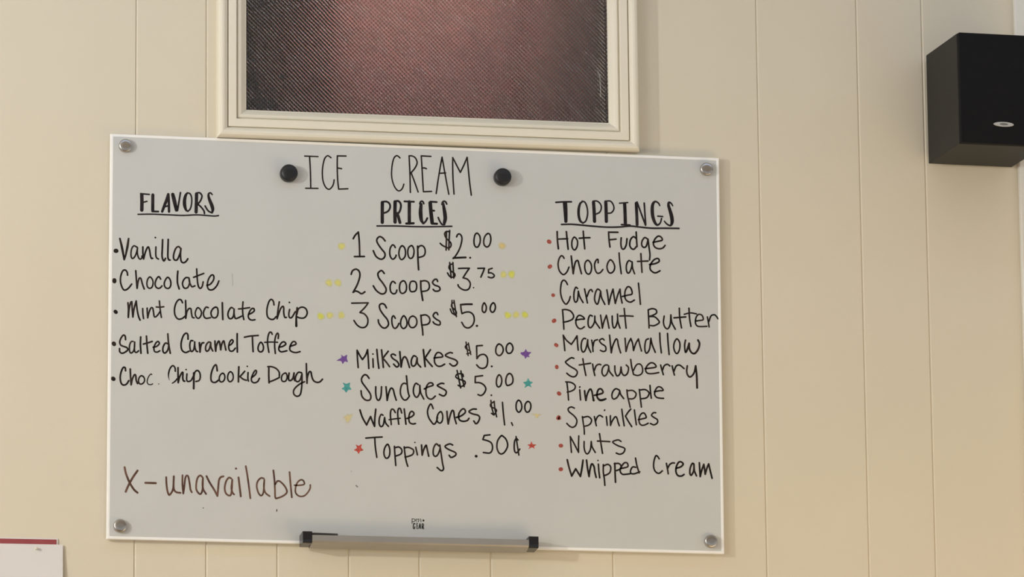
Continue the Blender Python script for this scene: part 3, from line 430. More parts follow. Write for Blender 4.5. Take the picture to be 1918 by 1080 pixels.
menu_text;black handwritten words Waffle Cones;black;-877,-995,27 -840,-1105,27 -778,-1214,27* -748,-1149,27 -719,-1089,27* -689,-1167,27 -660,-1232,27* -656,-1113,27 -642,-978,27|-534,-1064,25 -563,-1054,25 -590,-1118,25 -590,-1197,25 -563,-1233,25 -530,-1202,25 -511,-1096,25* -497,-1174,25 -454,-1226,25|-352,-1019,25 -378,-976,25 -411,-977,25 -425,-1054,25 -412,-1198,25|-257,-1022,25 -277,-960,25 -303,-960,25 -316,-1011,25 -312,-1103,25 -302,-1190,25|-445,-1127,22 -352,-1111,22 -279,-1102,22|-220,-962,26 -207,-1074,26 -194,-1187,26|-180,-1102,25 -108,-1071,25 -74,-1030,25 -101,-994,25 -134,-1015,25 -151,-1085,25 -141,-1157,25 -94,-1180,25 -53,-1172,25|211,-943,25 191,-893,25 171,-878,25 140,-932,25 127,-998,25 144,-1077,25 190,-1148,25 223,-1175,25 256,-1139,25 276,-1073,25|316,-988,24 286,-1020,24 266,-1086,24 279,-1139,24 316,-1155,24 347,-1117,24 353,-1044,24 336,-992,24 316,-988,24|416,-979,26 422,-1069,26 435,-1165,26* 456,-1068,26 489,-970,26 516,-976,26 529,-1065,26 555,-1157,26|555,-1065,26 628,-1039,26 692,-981,26 668,-932,26 622,-960,26 591,-1024,26 601,-1096,26 654,-1119,26 718,-1106,26 745,-1072,26|855,-933,26 801,-935,26 745,-973,26 801,-1005,26 878,-1022,26 905,-1061,26 880,-1125,26 847,-1149,26 817,-1110,26
price_text;black handwritten price $1.00;black;1074,-796,23 1087,-904,23 1119,-1013,23|1123,-808,23 1133,-916,23 1159,-1038,23|1120,-813,23 1070,-852,23 1076,-891,23 1133,-916,23 1157,-948,23 1119,-1006,23 1082,-988,23|1247,-820,25 1259,-978,25 1278,-1154,25|1381,-1118,24 1398,-1157,24|1487,-782,25 1456,-827,25 1453,-907,25 1480,-956,25 1510,-949,25 1537,-891,25 1524,-812,25 1487,-782,25|1627,-795,25 1590,-836,25 1583,-903,25 1606,-952,25 1644,-945,25 1671,-887,25 1665,-821,25 1627,-795,25
star_mark;faded yellow smear on the right of Waffle Cones;yellow_faint;Q1690,-982,27 1746,-977,27 1807,-982,27 1810,-997,27 1784,-1006,27 1776,-1030,27 1746,-1034,27 1736,-1004,27
menu_text;black handwritten word Toppings in the price list;black;-790,-1409,25 -669,-1396,25 -548,-1386,25|-658,-1396,25 -649,-1534,25 -627,-1688,25|-471,-1492,25 -508,-1543,25 -522,-1622,25 -504,-1685,25 -472,-1697,25 -441,-1659,25 -434,-1580,25 -448,-1515,25 -471,-1492,25|-366,-1519,25 -359,-1631,25 -346,-1801,25|-366,-1542,25 -300,-1527,25 -256,-1569,25 -270,-1628,25 -353,-1664,25|-221,-1522,25 -208,-1640,25 -188,-1745,25 -168,-1807,25|-221,-1538,25 -155,-1529,25 -85,-1564,25 -91,-1624,25 -142,-1655,25 -208,-1673,25|-49,-1524,25 -25,-1635,25|-62,-1452,22 -61,-1452,22|37,-1488,26 41,-1567,26 46,-1637,26* 70,-1553,26 103,-1489,26 116,-1526,26 143,-1651,26|293,-1494,25 256,-1465,25 218,-1523,25 211,-1615,25 242,-1651,25 282,-1617,25 312,-1533,25 308,-1481,25* 328,-1612,25 347,-1743,25 363,-1832,25 327,-1859,25 268,-1814,25|501,-1475,25 454,-1460,25 385,-1498,25 441,-1543,25 531,-1580,25 550,-1612,25 520,-1643,25 473,-1658,25 447,-1628,25
price_text;black handwritten price of fifty cents;black;849,-1631,43 852,-1631,43|1058,-1308,25 972,-1320,25|972,-1320,25 951,-1381,25* 1024,-1398,25 1081,-1433,25 1094,-1512,25 1057,-1576,25 957,-1573,25|1224,-1319,25 1173,-1391,25 1160,-1484,25 1183,-1560,25 1223,-1588,25 1276,-1557,25 1321,-1466,25 1301,-1374,25 1251,-1323,25 1224,-1319,25|1477,-1372,25 1451,-1353,25 1426,-1397,25 1419,-1490,25 1432,-1553,25 1463,-1559,25 1503,-1507,25|1448,-1322,23 1466,-1449,23 1489,-1597,23
star_mark;red star on the left of Toppings;red;P-939,-1507,26 -897,-1525,26 -847,-1500,26 -859,-1550,26 -824,-1589,26 -871,-1606,26 -896,-1646,26 -919,-1610,26 -965,-1590,26 -922,-1557,26
star_mark;red star on the right of the 50 cents price;red;P1617,-1438,27 1659,-1430,27 1677,-1387,27 1699,-1429,27 1754,-1435,27 1717,-1463,27 1727,-1498,27 1683,-1476,27 1634,-1506,27 1650,-1465,27
heading_text;bold black handwritten heading TOPPINGS, underlined;heading;2072,2211,27 2183,2222,27 2307,2228,27|2210,2204,68 2217,2070,62 2221,1929,51|2471,2235,27 2437,2200,35 2417,2118,41 2417,2023,41 2438,1946,38 2478,1914,27|2471,2244,26 2514,2227,26 2545,2150,26 2552,2049,26 2525,1949,26 2478,1911,26|2643,2232,51 2652,2086,51 2656,1945,51|2636,2250,24 2697,2253,24 2748,2211,24 2761,2151,24 2736,2087,24 2675,2053,24|2830,2241,52 2834,2093,52 2836,1951,51|2819,2257,24 2900,2260,24 2944,2205,24 2951,2138,24 2912,2085,24 2851,2073,24|3038,2234,22 3165,2249,22|3117,2228,52 3122,2090,52 3125,1931,52|3066,1910,27 3195,1909,27|3293,2243,46 3300,2083,46 3304,1919,46|3307,2262,27 3360,2113,27 3432,1915,27|3416,2250,27 3425,2088,27 3435,1918,27|3653,2221,22 3633,2258,25 3586,2281,30 3549,2242,44 3537,2160,52 3545,2052,52 3576,1961,46 3613,1925,33 3657,1957,24 3678,2027,25|3620,2060,24 3696,2056,25|3851,2226,22 3827,2263,25 3793,2274,33 3788,2223,44 3812,2143,52 3835,2049,57 3838,1975,52 3813,1924,30 3759,1945,25 3721,1986,22|2154,1879,27 2302,1887,27 2464,1880,27 2640,1870,27 2842,1864,27 3046,1874,27 3195,1893,27 3330,1885,27 3520,1873,27 3724,1880,27 3942,1885,27
menu_text;black handwritten word Hot;black;2088,1769,28 2091,1648,28 2104,1510,28|2227,1774,28 2239,1640,28 2252,1509,28|2091,1655,25 2246,1667,25|2348,1695,25 2314,1643,25 2309,1562,25 2329,1511,25 2360,1506,25 2391,1565,25 2392,1645,25 2348,1695,25|2483,1790,27 2492,1663,27 2504,1524,27|2422,1680,27 2503,1690,27 2584,1695,27
menu_text;black handwritten word Fudge;black;2869,1791,27 2874,1676,27 2887,1565,27|2869,1788,27 3011,1792,27|2878,1674,27 2980,1687,27|3060,1710,27 3054,1616,27 3069,1549,27 3103,1546,27 3135,1605,27 3147,1700,27|3289,1806,27 3294,1678,27 3300,1587,27|3292,1705,27 3247,1734,27 3202,1688,27 3188,1607,27 3212,1557,27 3252,1545,27 3293,1590,27|3455,1711,26 3417,1727,26 3378,1674,26 3371,1613,26 3402,1577,26 3443,1603,26 3468,1705,26* 3483,1577,26 3495,1470,26 3488,1391,26|3545,1660,26 3613,1676,26 3685,1699,26 3668,1743,26 3621,1755,26 3569,1702,26 3550,1633,26 3578,1583,26 3639,1565,26 3694,1581,26 3728,1620,26
menu_text;black handwritten line Chocolate in the toppings list;black;2190,1369,25 2170,1400,25 2143,1403,25 2112,1353,25 2098,1272,25 2117,1179,25 2175,1123,25 2229,1163,25 2263,1240,25|2298,1407,27 2311,1280,27 2326,1142,27* 2344,1254,27 2365,1326,27 2399,1340,27 2418,1270,27 2451,1146,27|2547,1352,25 2509,1313,25 2502,1233,25 2525,1162,25 2566,1144,25 2597,1189,25 2605,1263,25 2585,1323,25 2547,1352,25|2706,1320,25 2703,1371,25 2676,1357,25 2651,1292,25 2661,1211,25 2694,1161,25 2741,1177,25 2777,1222,25|2892,1371,25 2854,1326,25 2839,1258,25 2859,1191,25 2897,1171,25 2942,1208,25 2956,1275,25 2929,1342,25 2892,1371,25|3025,1480,25 3034,1345,25 3055,1167,25|3206,1358,25 3169,1368,25 3137,1309,25 3134,1228,25 3156,1180,25 3188,1203,25 3216,1285,25 3223,1352,25* 3229,1258,25 3258,1174,25|3357,1482,26 3363,1344,26 3371,1199,25|3305,1362,25 3465,1374,26|3487,1321,26 3569,1337,26 3634,1373,26 3617,1417,26 3556,1395,26 3503,1322,26 3496,1254,26 3533,1211,26 3581,1199,26 3646,1232,26
menu_text;black handwritten line Caramel in the toppings list;black;2238,976,25 2214,1020,25 2181,1039,25 2150,1007,25 2133,912,25 2135,832,25 2161,739,25 2212,679,25 2257,729,25 2280,797,25|2391,921,25 2362,938,25 2337,866,25 2334,772,25 2353,715,25 2387,747,25 2402,881,25* 2421,802,25 2472,712,25|2496,918,25 2516,818,25 2538,708,25|2533,805,25 2564,887,25 2597,912,25 2615,882,25|2728,906,25 2692,922,25 2660,863,25 2646,769,25 2670,705,25 2697,706,25 2725,812,25 2739,893,25* 2752,799,25 2802,696,25|2834,916,25 2849,816,25 2861,698,25* 2894,831,25 2928,930,25* 2941,833,25 2960,715,25* 2995,834,25 3034,934,25* 3042,836,25 3064,725,25|3069,824,25 3144,846,25 3216,869,25 3199,953,25 3152,974,25 3113,912,25 3106,825,25 3129,768,25 3190,743,25 3251,776,25|3315,1033,25 3327,899,25 3342,715,25
menu_text;black handwritten word Peanut;black;2160,593,25 2170,459,25 2179,302,25|2157,593,25 2211,598,25 2282,577,25 2327,511,25 2308,457,25 2243,424,25 2169,406,25|2358,445,25 2439,461,25 2490,466,25 2466,500,25 2412,518,25 2374,479,25 2360,399,25 2390,335,25 2437,317,25 2489,349,25|2611,514,25 2574,523,25 2549,465,25 2546,385,25 2565,341,25 2599,349,25 2640,421,25 2648,515,25* 2654,435,25 2720,336,25|2735,532,25 2748,438,25 2761,337,25* 2782,426,25 2823,532,25* 2843,441,25 2862,340,25|2911,524,25 2913,430,25 2929,350,25 2963,368,25 2991,460,25 2992,557,25* 2998,446,25 3028,346,25|3094,644,25 3106,504,25 3121,349,25|3025,528,25 3127,534,25 3229,532,25
menu_text;black handwritten word Butter, its last letter touching the board edge;black;3459,636,25 3465,516,25 3470,364,25|3459,636,25 3520,656,25 3578,640,25 3585,593,25 3533,558,25 3472,536,25* 3560,532,25 3624,467,25 3610,433,25 3545,400,25 3484,402,25|3702,550,25 3690,456,25 3710,385,25 3754,360,25 3793,432,26 3804,571,26* 3816,460,26 3869,357,26|3934,676,26 3939,531,26 3964,380,26|3851,528,26 3939,538,26 4031,548,26|4081,681,26 4088,536,26 4107,408,26|4007,587,23 4103,611,23 4195,600,23|4183,492,24 4237,501,24 4296,516,24 4279,580,24 4225,592,24 4186,539,24 4178,459,24 4209,415,24 4277,411,24 4352,417,24|4360,559,24 4373,492,24 4385,408,24|4384,492,24 4415,574,24 4463,596,24 4494,577,24 4523,537,24
menu_text;black handwritten line Marshmallow;black;2168,212,25 2180,99,25 2190,-18,25|2168,209,25 2214,140,25 2288,78,25* 2335,144,25 2376,209,25* 2382,105,25 2392,-5,25|2507,170,25 2477,173,25 2445,121,25 2438,27,25 2461,-30,25 2495,-8,25 2523,70,25 2537,157,25* 2543,57,25 2582,-32,25|2597,152,24 2610,73,24 2616,-18,24|2617,60,24 2638,140,24 2685,162,24|2786,159,24 2759,179,24 2715,150,24 2745,104,24 2803,66,24 2809,6,24 2771,-13,24 2727,3,24|2868,235,25 2880,108,25 2892,-29,25* 2913,69,25 2961,175,25 2988,165,25 3001,85,25 3034,-25,25|3103,196,24 3109,102,24 3115,-2,24* 3150,117,24 3191,196,24* 3217,119,24 3230,15,24* 3264,120,24 3306,193,24* 3325,109,24 3351,12,24|3458,200,25 3420,176,25 3402,85,25 3408,7,25 3432,-16,25 3473,47,25 3495,208,25* 3514,115,25 3560,-1,25|3631,293,25 3636,146,25 3652,-5,25|3749,290,25 3756,150,25 3770,-28,25|3894,212,25 3856,166,25 3841,85,25 3865,8,25 3899,-4,25 3931,61,25 3934,155,26 3894,212,25|4023,198,26 4008,117,26 4021,11,26 4055,79,31 4077,151,31* 4082,66,31 4116,10,28 4163,4,31 4215,70,31 4235,152,31 4213,205,31
menu_text;black handwritten line Strawberry;black;2326,-130,25 2286,-123,25 2221,-166,25 2201,-194,25 2258,-245,25 2349,-296,25 2376,-335,25 2358,-386,25 2317,-407,25 2264,-392,25 2217,-356,25|2461,-132,25 2480,-252,25 2505,-381,25|2406,-227,25 2578,-195,25|2608,-208,25 2620,-287,25 2640,-377,25|2634,-300,25 2661,-233,25 2702,-207,25 2733,-213,25|2834,-214,25 2796,-218,25 2758,-263,25 2750,-337,25 2781,-380,25 2822,-348,25 2849,-267,25 2850,-227,25* 2862,-306,25 2916,-375,25|2944,-224,25 2946,-304,25 2970,-367,25 2997,-366,25 3024,-328,25 3038,-237,25* 3051,-327,25 3091,-363,25 3136,-325,25 3150,-244,25 3117,-205,25|3185,-119,25 3200,-229,25 3226,-342,25|3227,-282,23 3268,-203,23 3315,-182,23 3353,-211,23 3366,-278,23 3347,-329,23 3293,-357,23 3233,-346,23|3402,-250,25 3483,-240,25 3569,-218,25 3538,-168,25 3484,-163,25 3432,-209,25 3411,-276,25 3442,-319,25 3523,-321,25 3608,-303,25|3639,-189,25 3656,-255,25 3678,-332,25|3666,-268,25 3693,-200,25 3741,-175,25 3779,-198,25|3815,-197,25 3828,-263,25 3847,-333,25|3841,-276,25 3876,-197,25 3930,-182,25 3995,-231,25|4045,-189,27 4034,-270,27 4053,-334,27 4091,-353,27 4146,-293,27 4171,-186,27*|4174,-185,26 4186,-332,31 4190,-515,31
menu_text;black handwritten line Pine apple;black;2219,-505,24 2231,-618,24 2241,-755,24|2200,-486,24 2283,-493,24 2341,-535,24 2333,-588,24 2282,-621,24 2222,-638,24|2410,-599,25 2422,-749,25|2409,-559,25 2413,-554,25|2484,-610,27 2490,-677,27 2502,-754,27* 2523,-662,27 2564,-584,27 2591,-607,27 2604,-673,27 2619,-750,35|2631,-673,28 2698,-657,28 2761,-629,28 2739,-579,28 2699,-580,28 2674,-631,28 2673,-698,28 2711,-741,35 2758,-739,35 2802,-721,28|3005,-581,25 2954,-566,25 2910,-611,25 2895,-678,25 2919,-721,25 2967,-700,25 3001,-648,25 3015,-594,25* 3028,-647,25 3074,-710,25|3123,-578,24 3135,-684,24 3154,-763,24 3170,-836,24|3129,-591,24 3210,-584,24 3261,-627,24 3247,-681,24 3209,-708,24 3148,-710,24|3311,-565,24 3324,-678,24 3340,-829,24|3311,-575,24 3399,-565,24 3457,-608,24 3443,-662,24 3404,-693,24 3330,-705,24|3474,-500,25 3480,-594,25 3492,-691,25|3540,-592,24 3615,-576,24 3673,-568,24 3642,-525,24 3595,-519,24 3557,-565,24 3543,-632,24 3573,-675,24 3627,-687,24 3678,-688,24
menu_text;black handwritten line Sprinkles;black;2327,-874,24 2280,-858,24 2236,-883,24 2246,-929,24 2319,-987,24 2363,-1052,24 2349,-1125,24 2305,-1160,24 2258,-1148,24 2211,-1105,24|2447,-996,24 2459,-1089,24 2472,-1181,24 2475,-1258,24|2447,-1012,24 2534,-994,24 2584,-1039,24 2571,-1092,24 2533,-1124,24 2472,-1142,24|2628,-991,24 2641,-1057,24 2656,-1127,24|2643,-1070,24 2668,-1003,24 2709,-971,24 2753,-994,24|2809,-986,24 2815,-1052,24 2821,-1116,24|2780,-896,23 2786,-888,23|2870,-971,24 2869,-1037,24 2871,-1117,24* 2896,-1050,24 2944,-984,24 2970,-1008,24 2983,-1060,24 3003,-1117,24|3043,-870,25 3058,-992,25 3077,-1115,25|3180,-862,25 3139,-910,25 3098,-971,25* 3138,-1043,25 3191,-1125,25|3234,-874,24 3246,-986,24 3261,-1096,24|3293,-1018,24 3354,-1003,24 3412,-981,24 3382,-918,24 3334,-933,24 3303,-998,24 3309,-1071,24 3346,-1100,24 3393,-1092,24 3441,-1067,24|3557,-907,24 3523,-908,24 3492,-946,24 3529,-978,24 3580,-1010,24 3580,-1056,24 3528,-1089,24 3474,-1070,24
menu_text;black handwritten line Nuts;black;2263,-1300,24 2269,-1413,24 2278,-1535,24|2263,-1303,24 2316,-1398,24 2385,-1532,24* 2386,-1409,24 2391,-1286,24|2470,-1367,24 2470,-1460,24 2489,-1530,24 2522,-1549,24 2563,-1484,24 2578,-1364,24* 2590,-1443,24 2637,-1526,24|2703,-1244,25 2721,-1373,25 2746,-1536,25|2672,-1355,25 2759,-1356,25 2857,-1359,25|3027,-1351,24 2987,-1329,24 2927,-1344,24 2902,-1368,24 2973,-1413,24 3064,-1443,24 3084,-1469,24 3059,-1520,24 3005,-1542,24 2952,-1526,24
menu_text;black handwritten line Whipped Cream at the bottom of the toppings;black;2214,-1646,28 2240,-1757,28 2279,-1886,28* 2340,-1777,28* 2410,-1889,28* 2434,-1765,30 2451,-1646,28|2504,-1644,28 2520,-1776,28 2540,-1886,28* 2554,-1789,28 2581,-1698,28 2615,-1734,28 2627,-1813,28 2647,-1896,28|2682,-1699,26 2688,-1798,26 2700,-1901,26|2676,-1644,23 2677,-1644,23|2756,-1704,25 2755,-1810,25 2770,-1915,25 2777,-2011,25|2755,-1726,25 2823,-1698,25 2867,-1734,25 2859,-1807,25 2821,-1845,25 2761,-1869,25|2930,-1679,28 2932,-1805,28 2938,-1961,28|2923,-1686,25 2984,-1679,25 3021,-1710,25 3010,-1760,25 2953,-1788,25|3010,-1756,25 3077,-1741,25 3128,-1720,25 3116,-1670,25 3071,-1671,25 3024,-1736,25 3010,-1796,25 3043,-1839,25 3103,-1837,25 3157,-1829,25|3243,-1594,25 3263,-1703,25 3296,-1812,25|3245,-1730,25 3198,-1727,25 3167,-1779,25 3173,-1822,25 3224,-1827,25 3305,-1795,25|3601,-1594,25 3577,-1558,25 3550,-1552,25 3522,-1630,25 3517,-1723,25 3543,-1786,25 3594,-1811,25 3648,-1772,25|3710,-1658,25 3723,-1730,25 3736,-1814,25|3723,-1744,25 3757,-1679,25 3798,-1651,25 3832,-1650,25|3858,-1727,27 3926,-1705,27 3964,-1664,27 3940,-1634,27 3899,-1635,27 3861,-1700,27 3853,-1780,27 3883,-1836,27 3937,-1841,27 3975,-1817,27|4126,-1656,27 4102,-1650,27 4070,-1721,27 4065,-1801,27 4086,-1824,27 4121,-1760,27 4128,-1669,27* 4134,-1759,27 4164,-1833,27|4210,-1637,28 4215,-1744,28 4221,-1841,28* 4242,-1756,28 4277,-1658,28* 4290,-1742,28 4296,-1805,28* 4324,-1714,28 4352,-1650,28* 4371,-1739,28 4400,-1862,28
bullet_mark;red dot before Hot Fudge;dark_red;1960,1615,62 1971,1609,62
bullet_mark;red dot before Chocolate in the toppings list;dark_red;1967,1231,57 1982,1243,57
bullet_mark;red dot before Caramel;dark_red;2019,808,56 2022,808,56
bullet_mark;red dot before Peanut Butter;dark_red;2024,419,59 2038,429,59
bullet_mark;red dot before Marshmallow;dark_red;2054,65,54 2069,55,54
bullet_mark;red dot before Strawberry;dark_red;2066,-262,56 2068,-272,56
bullet_mark;red dot before Pine apple;dark_red;2093,-659,59 2104,-667,59
bullet_mark;red dot before Sprinkles;dark_red;2078,-1034,51 2092,-1010,51 2101,-1031,51
bullet_mark;red dot before Nuts;dark_red;2114,-1439,59 2125,-1439,59
bullet_mark;red dot before Whipped Cream;dark_red;2111,-1791,59 2122,-1788,59
brand_mark;small black printed maker's mark above the tray;print;-105,-2578,11 -106,-2647,11|-103,-2579,10 -78,-2580,10 -64,-2589,10 -63,-2605,10 -74,-2618,10 -98,-2623,10|-49,-2603,7 -29,-2594,7 -32,-2581,7 -44,-2581,7 -51,-2598,7 -46,-2618,7 -31,-2626,7|-16,-2578,11 -8,-2584,11 -7,-2600,11 -13,-2622,11|17,-2576,10 24,-2596,10 27,-2623,10|62,-2599,30 63,-2601,30|-64,-2654,16 -77,-2648,16 -86,-2671,16 -87,-2717,16 -70,-2721,16 -65,-2697,16|-35,-2650,13 -33,-2721,13|-41,-2649,11 -23,-2648,11|-36,-2685,11 -24,-2683,11|-34,-2723,11 -24,-2723,11|10,-2649,15 2,-2682,15 -6,-2719,15|12,-2649,15 17,-2682,15 20,-2718,15|2,-2700,10 17,-2700,10|43,-2650,15 43,-2720,15|42,-2650,13 63,-2653,13 63,-2681,13 48,-2686,13|53,-2686,15 66,-2723,15
smudge;dark fleck on the board below the note;print;-3175,-2498,16 -3174,-2499,16
smudge;small dark tick on the board below the note;print;-2099,-2495,14 -2101,-2520,14
smudge;faint grey fleck right of the note;grey;-933,-2113,18 -912,-2130,18
smudge;faint grey spot below Toppings;grey_faint;-1004,-1902,21 -1002,-1905,21
smudge;dark scuff on the lower edge of the board;print;-3215,-2957,14 -3160,-2960,14
smudge;faint grey vertical streak right of Chocolate;grey_faint;-2768,962,12 -2763,877,12 -2760,787,12'''

def catmull(P, n=5):
    if len(P) < 3:
        return P
    closed = (P[0][0] - P[-1][0]) ** 2 + (P[0][1] - P[-1][1]) ** 2 < 9
    e = [P[-2] if closed else tuple(2 * a - b for a, b in zip(P[0], P[1]))] + P + [P[1] if closed else tuple(2 * a - b for a, b in zip(P[-1], P[-2]))]
    out = []
    for i in range(1, len(e) - 2):
        p0, p1, p2, p3 = e[i - 1:i + 3]
        for k in range(n):
            t = k / n
            out.append(tuple(0.5 * (2 * b + (c - a) * t + (2 * a - 5 * b + 4 * c - d) * t * t + (3 * b - a - 3 * c + d) * t ** 3)
                             for a, b, c, d in zip(p0, p1, p2, p3)))
    out.append(P[-1])
    return out

def ribbon(bm, P, y):
    """One pen stroke: a flat line with round ends."""
    n = len(P)
    if n == 1:
        P = [P[0], (P[0][0] + 1, P[0][1], P[0][2])]
        n = 2
    def nrm(i):
        a, b = P[max(0, i - 1)], P[min(n - 1, i + 1)]
        dx, dz = b[0] - a[0], b[1] - a[1]
        l = math.hypot(dx, dz) or 1
        return -dz / l, dx / l
    V = lambda x, z: bm.verts.new((x / 1e4, y, z / 1e4))
    L, R = [], []
    for i, (x, z, w) in enumerate(P):
        nx, nz = nrm(i)
        h = max(w, 1) / 2
        L.append(V(x + nx * h, z + nz * h))
        R.append(V(x - nx * h, z - nz * h))
    for i in range(n - 1):
        bm.faces.new((L[i], L[i + 1], R[i + 1], R[i]))
    for i, sgn in ((0, -1), (n - 1, 1)):
        x, z, w = P[i]
        nx, nz = nrm(i)
        tx, tz = nz * sgn, -nx * sgn
        h = max(w, 1) / 2
        arc = [L[i]] + [V(x + h * (nx * math.cos(a) + tx * math.sin(a)), z + h * (nz * math.cos(a) + tz * math.sin(a)))
                        for a in [math.pi * k / 6 for k in range(1, 6)]] + [R[i]]
        c = V(x, z)
        for a, b in zip(arc[:-1], arc[1:]):
            bm.faces.new((c, a, b))

for line in INK.strip().split('\n'):
    name, label, mat, data = line.split(';')
    bm = bmesh.new()
    lay = bm.verts.layers.float.new('ink')
    level = 0
    for seg in data.split('|'):
        kind = seg[0] if seg[0] in 'PBQ' else ''
        pts = []
        for tk in seg[len(kind):].split():
            pts.append((tuple(float(v) for v in tk.rstrip('*').split(',')), tk.endswith('*')))
        if kind == '':
            runs, cur = [], []
            for p_, c_ in pts:
                cur.append(p_)
                if c_ and len(cur) > 1:
                    runs.append(cur)
                    cur = [p_]
            if len(cur) > 1 or not runs:
                runs.append(cur)
            for r_ in runs:
                ribbon(bm, catmull(r_), FY - 0.00006 - 0.000006 * (level % 20))
                level += 1
        elif kind == 'P':
            y = FY - 0.00006
            cx = sum(p_[0] for p_, _ in pts) / len(pts)
            cz = sum(p_[1] for p_, _ in pts) / len(pts)
            ring = catmull([p_ for p_, _ in pts] + [pts[0][0]], 3)[:-1]
            # mostly straight sides with softly rounded tips
            vs = [bm.verts.new((p_[0] / 1e4, y, p_[1] / 1e4)) for p_ in ring]
            c = bm.verts.new((cx / 1e4, y, cz / 1e4))
            for i in range(len(vs)):
                bm.faces.new((c, vs[i], vs[(i + 1) % len(vs)]))
        else:
            y = FY - 0.00006
            if kind == 'B':
                (x, z, w_), _ = pts[0]
                ring = []
                ph = random.random() * 6
                for i in range(22):
                    a = 2 * math.pi * i / 22
                    rr = w_ / 2 * 1.2 * (1 + 0.07 * math.sin(3 * a + ph) + 0.06 * math.sin(2 * a + 2 * ph))
                    ring.append((x + rr * math.cos(a), z + rr * math.sin(a)))
                cx, cz = x, z
            else:
                ring = [p_[:2] for p_ in catmull([p_ for p_, _ in pts] + [pts[0][0]], 3)[:-1]]
                cx = sum(p_[0] for p_ in ring) / len(ring)
                cz = sum(p_[1] for p_ in ring) / len(ring)
            c = bm.verts.new((cx / 1e4, y, cz / 1e4))
            c[lay] = 1.0
            prev = None
            for f_, a_ in ((0.35, 0.95), (0.7, 0.85), (1.0, 0.5), (1.25, 0.18), (1.5, 0.0)):
                cur = []
                for p_ in ring:
                    v_ = bm.verts.new(((cx + (p_[0] - cx) * f_) / 1e4, y, (cz + (p_[1] - cz) * f_) / 1e4))
                    v_[lay] = a_
                    cur.append(v_)
                for i in range(len(cur)):
                    j = (i + 1) % len(cur)
                    if prev is None:
                        bm.faces.new((c, cur[i], cur[j]))
                    else:
                        bm.faces.new((prev[i], prev[j], cur[j], cur[i]))
                prev = cur
    for f in bm.faces:
        if f.normal.y > 0:
            f.normal_flip()
    obj(name, bm, M[mat], board, label=label)

# ---------------------------------------------------------------- magnets on the board
def magnet(x, z, label):
    o_ = empty('round_magnet', (x + OX, FY + OY, Z0 + z + OZ))
    tag(o_, label, 'magnet', 'round black magnets on the whiteboard')
    bm = bmesh.new()
    lathe_y(bm, 0, 0, [(0.0, -0.0150), (0.004, -0.0149), (0.008, -0.0144), (0.0108, -0.0134), (0.0123, -0.0120), (0.0128, -0.0104), (0.0128, -0.0022), (0.0122, -0.0018), (0.0, -0.0018)])
    obj('cap', bm, M['magnet'], o_, smooth=True)
    bm = bmesh.new()
    lathe_y(bm, 0, 0, [(0.0, -0.0018), (0.0118, -0.0018), (0.0118, -0.0002), (0.0, -0.0002)])
    obj('magnet_disc', bm, M['black_plastic'], o_)
    return o_
magnet(-0.1936, 0.2489, 'round black magnet left of the title word ICE')
magnet(0.1264, 0.2542, 'round black magnet right of the title word CREAM')

# ---------------------------------------------------------------- tray under the board
tray = empty('marker_tray', (OX, FY + OY, Z0 - 0.3039 + OZ))
tag(tray, 'silver grey marker tray with black ends along the lower edge of the whiteboard', 'tray')
def tray_section(t=0.0):
    # (y outward negative, z up) outline of the channel, outside then inside
    out = [(-0.0003, 0.015), (-0.0003, 0.0010), (-0.0040, 0.0004), (-0.0150, 0.0022), (-0.0250, 0.0046), (-0.0288, 0.0057), (-0.0302, 0.0080), (-0.0302, 0.0158), (-0.0296, 0.0165)]
    inn = [(-0.0286, 0.0160), (-0.0286, 0.0086), (-0.0276, 0.0072), (-0.0245, 0.0062), (-0.0148, 0.0038), (-0.0042, 0.0020), (-0.0018, 0.0026), (-0.0018, 0.015)]
    return out + inn
def extrude_x(bm, sec, xa, xb):
    A = [bm.verts.new((xa, y, z)) for y, z in sec]
    B = [bm.verts.new((xb, y, z)) for y, z in sec]
    n_ = len(sec)
    for i in range(n_):
        j = (i + 1) % n_
        bm.faces.new((A[i], A[j], B[j], B[i]))
    bm.faces.new(A)
    bm.faces.new(B)
    bmesh.ops.recalc_face_normals(bm, faces=bm.faces[:])
bm = bmesh.new()
extrude_x(bm, [(y, z - 0.0018) for y, z in tray_section()], -0.1645, 0.1555)
obj('channel', bm, M['aluminium'], tray, label='silver grey channel')
for xa, xb in ((-0.1782, -0.1643), (0.1553, 0.1697)):
    bm = bmesh.new()
    extrude_x(bm, [(-0.0003, 0.0175), (-0.0003, 0.0006), (-0.0285, 0.0026), (-0.0306, 0.0040), (-0.0309, 0.0080), (-0.0307, 0.0196), (-0.0270, 0.0200)], xa, xb)
    obj('end_cap', bm, M['black_plastic'], tray, label='black plastic end cap', bevel=0.0006)
tray.rotation_euler = (0, 0.0030, 0)

bm = bmesh.new()
pr = [(0.0, 0.0), (0.0060, 0.0), (0.0074, 0.001), (0.0075, 0.0380), (0.0066, 0.0386), (0.0040, 0.0390), (0.0038, 0.092), (0.0020, 0.1000), (0.0, 0.1000)]
seg = 24
rings = []
for r, x in pr:
    rings.append([bm.verts.new((x, r * math.cos(2 * math.pi * i / seg), r * math.sin(2 * math.pi * i / seg))) for i in range(seg)])
for a, b in zip(rings[:-1], rings[1:]):
    for i in range(seg):
        bm.faces.new((a[i], a[(i + 1) % seg], b[(i + 1) % seg], b[i]))
bmesh.ops.remove_doubles(bm, verts=bm.verts[:], dist=1e-6)
bmesh.ops.recalc_face_normals(bm, faces=bm.faces[:])
mk = obj('marker', bm, M['black_plastic'], smooth=True)
tag(mk, 'thin black marker lying in the left end of the tray', 'marker')
mk.location = (-0.1640 + OX, FY - 0.0190 + OY, Z0 - 0.2911 + OZ)
mk.rotation_euler = (0, 0.02, 0)

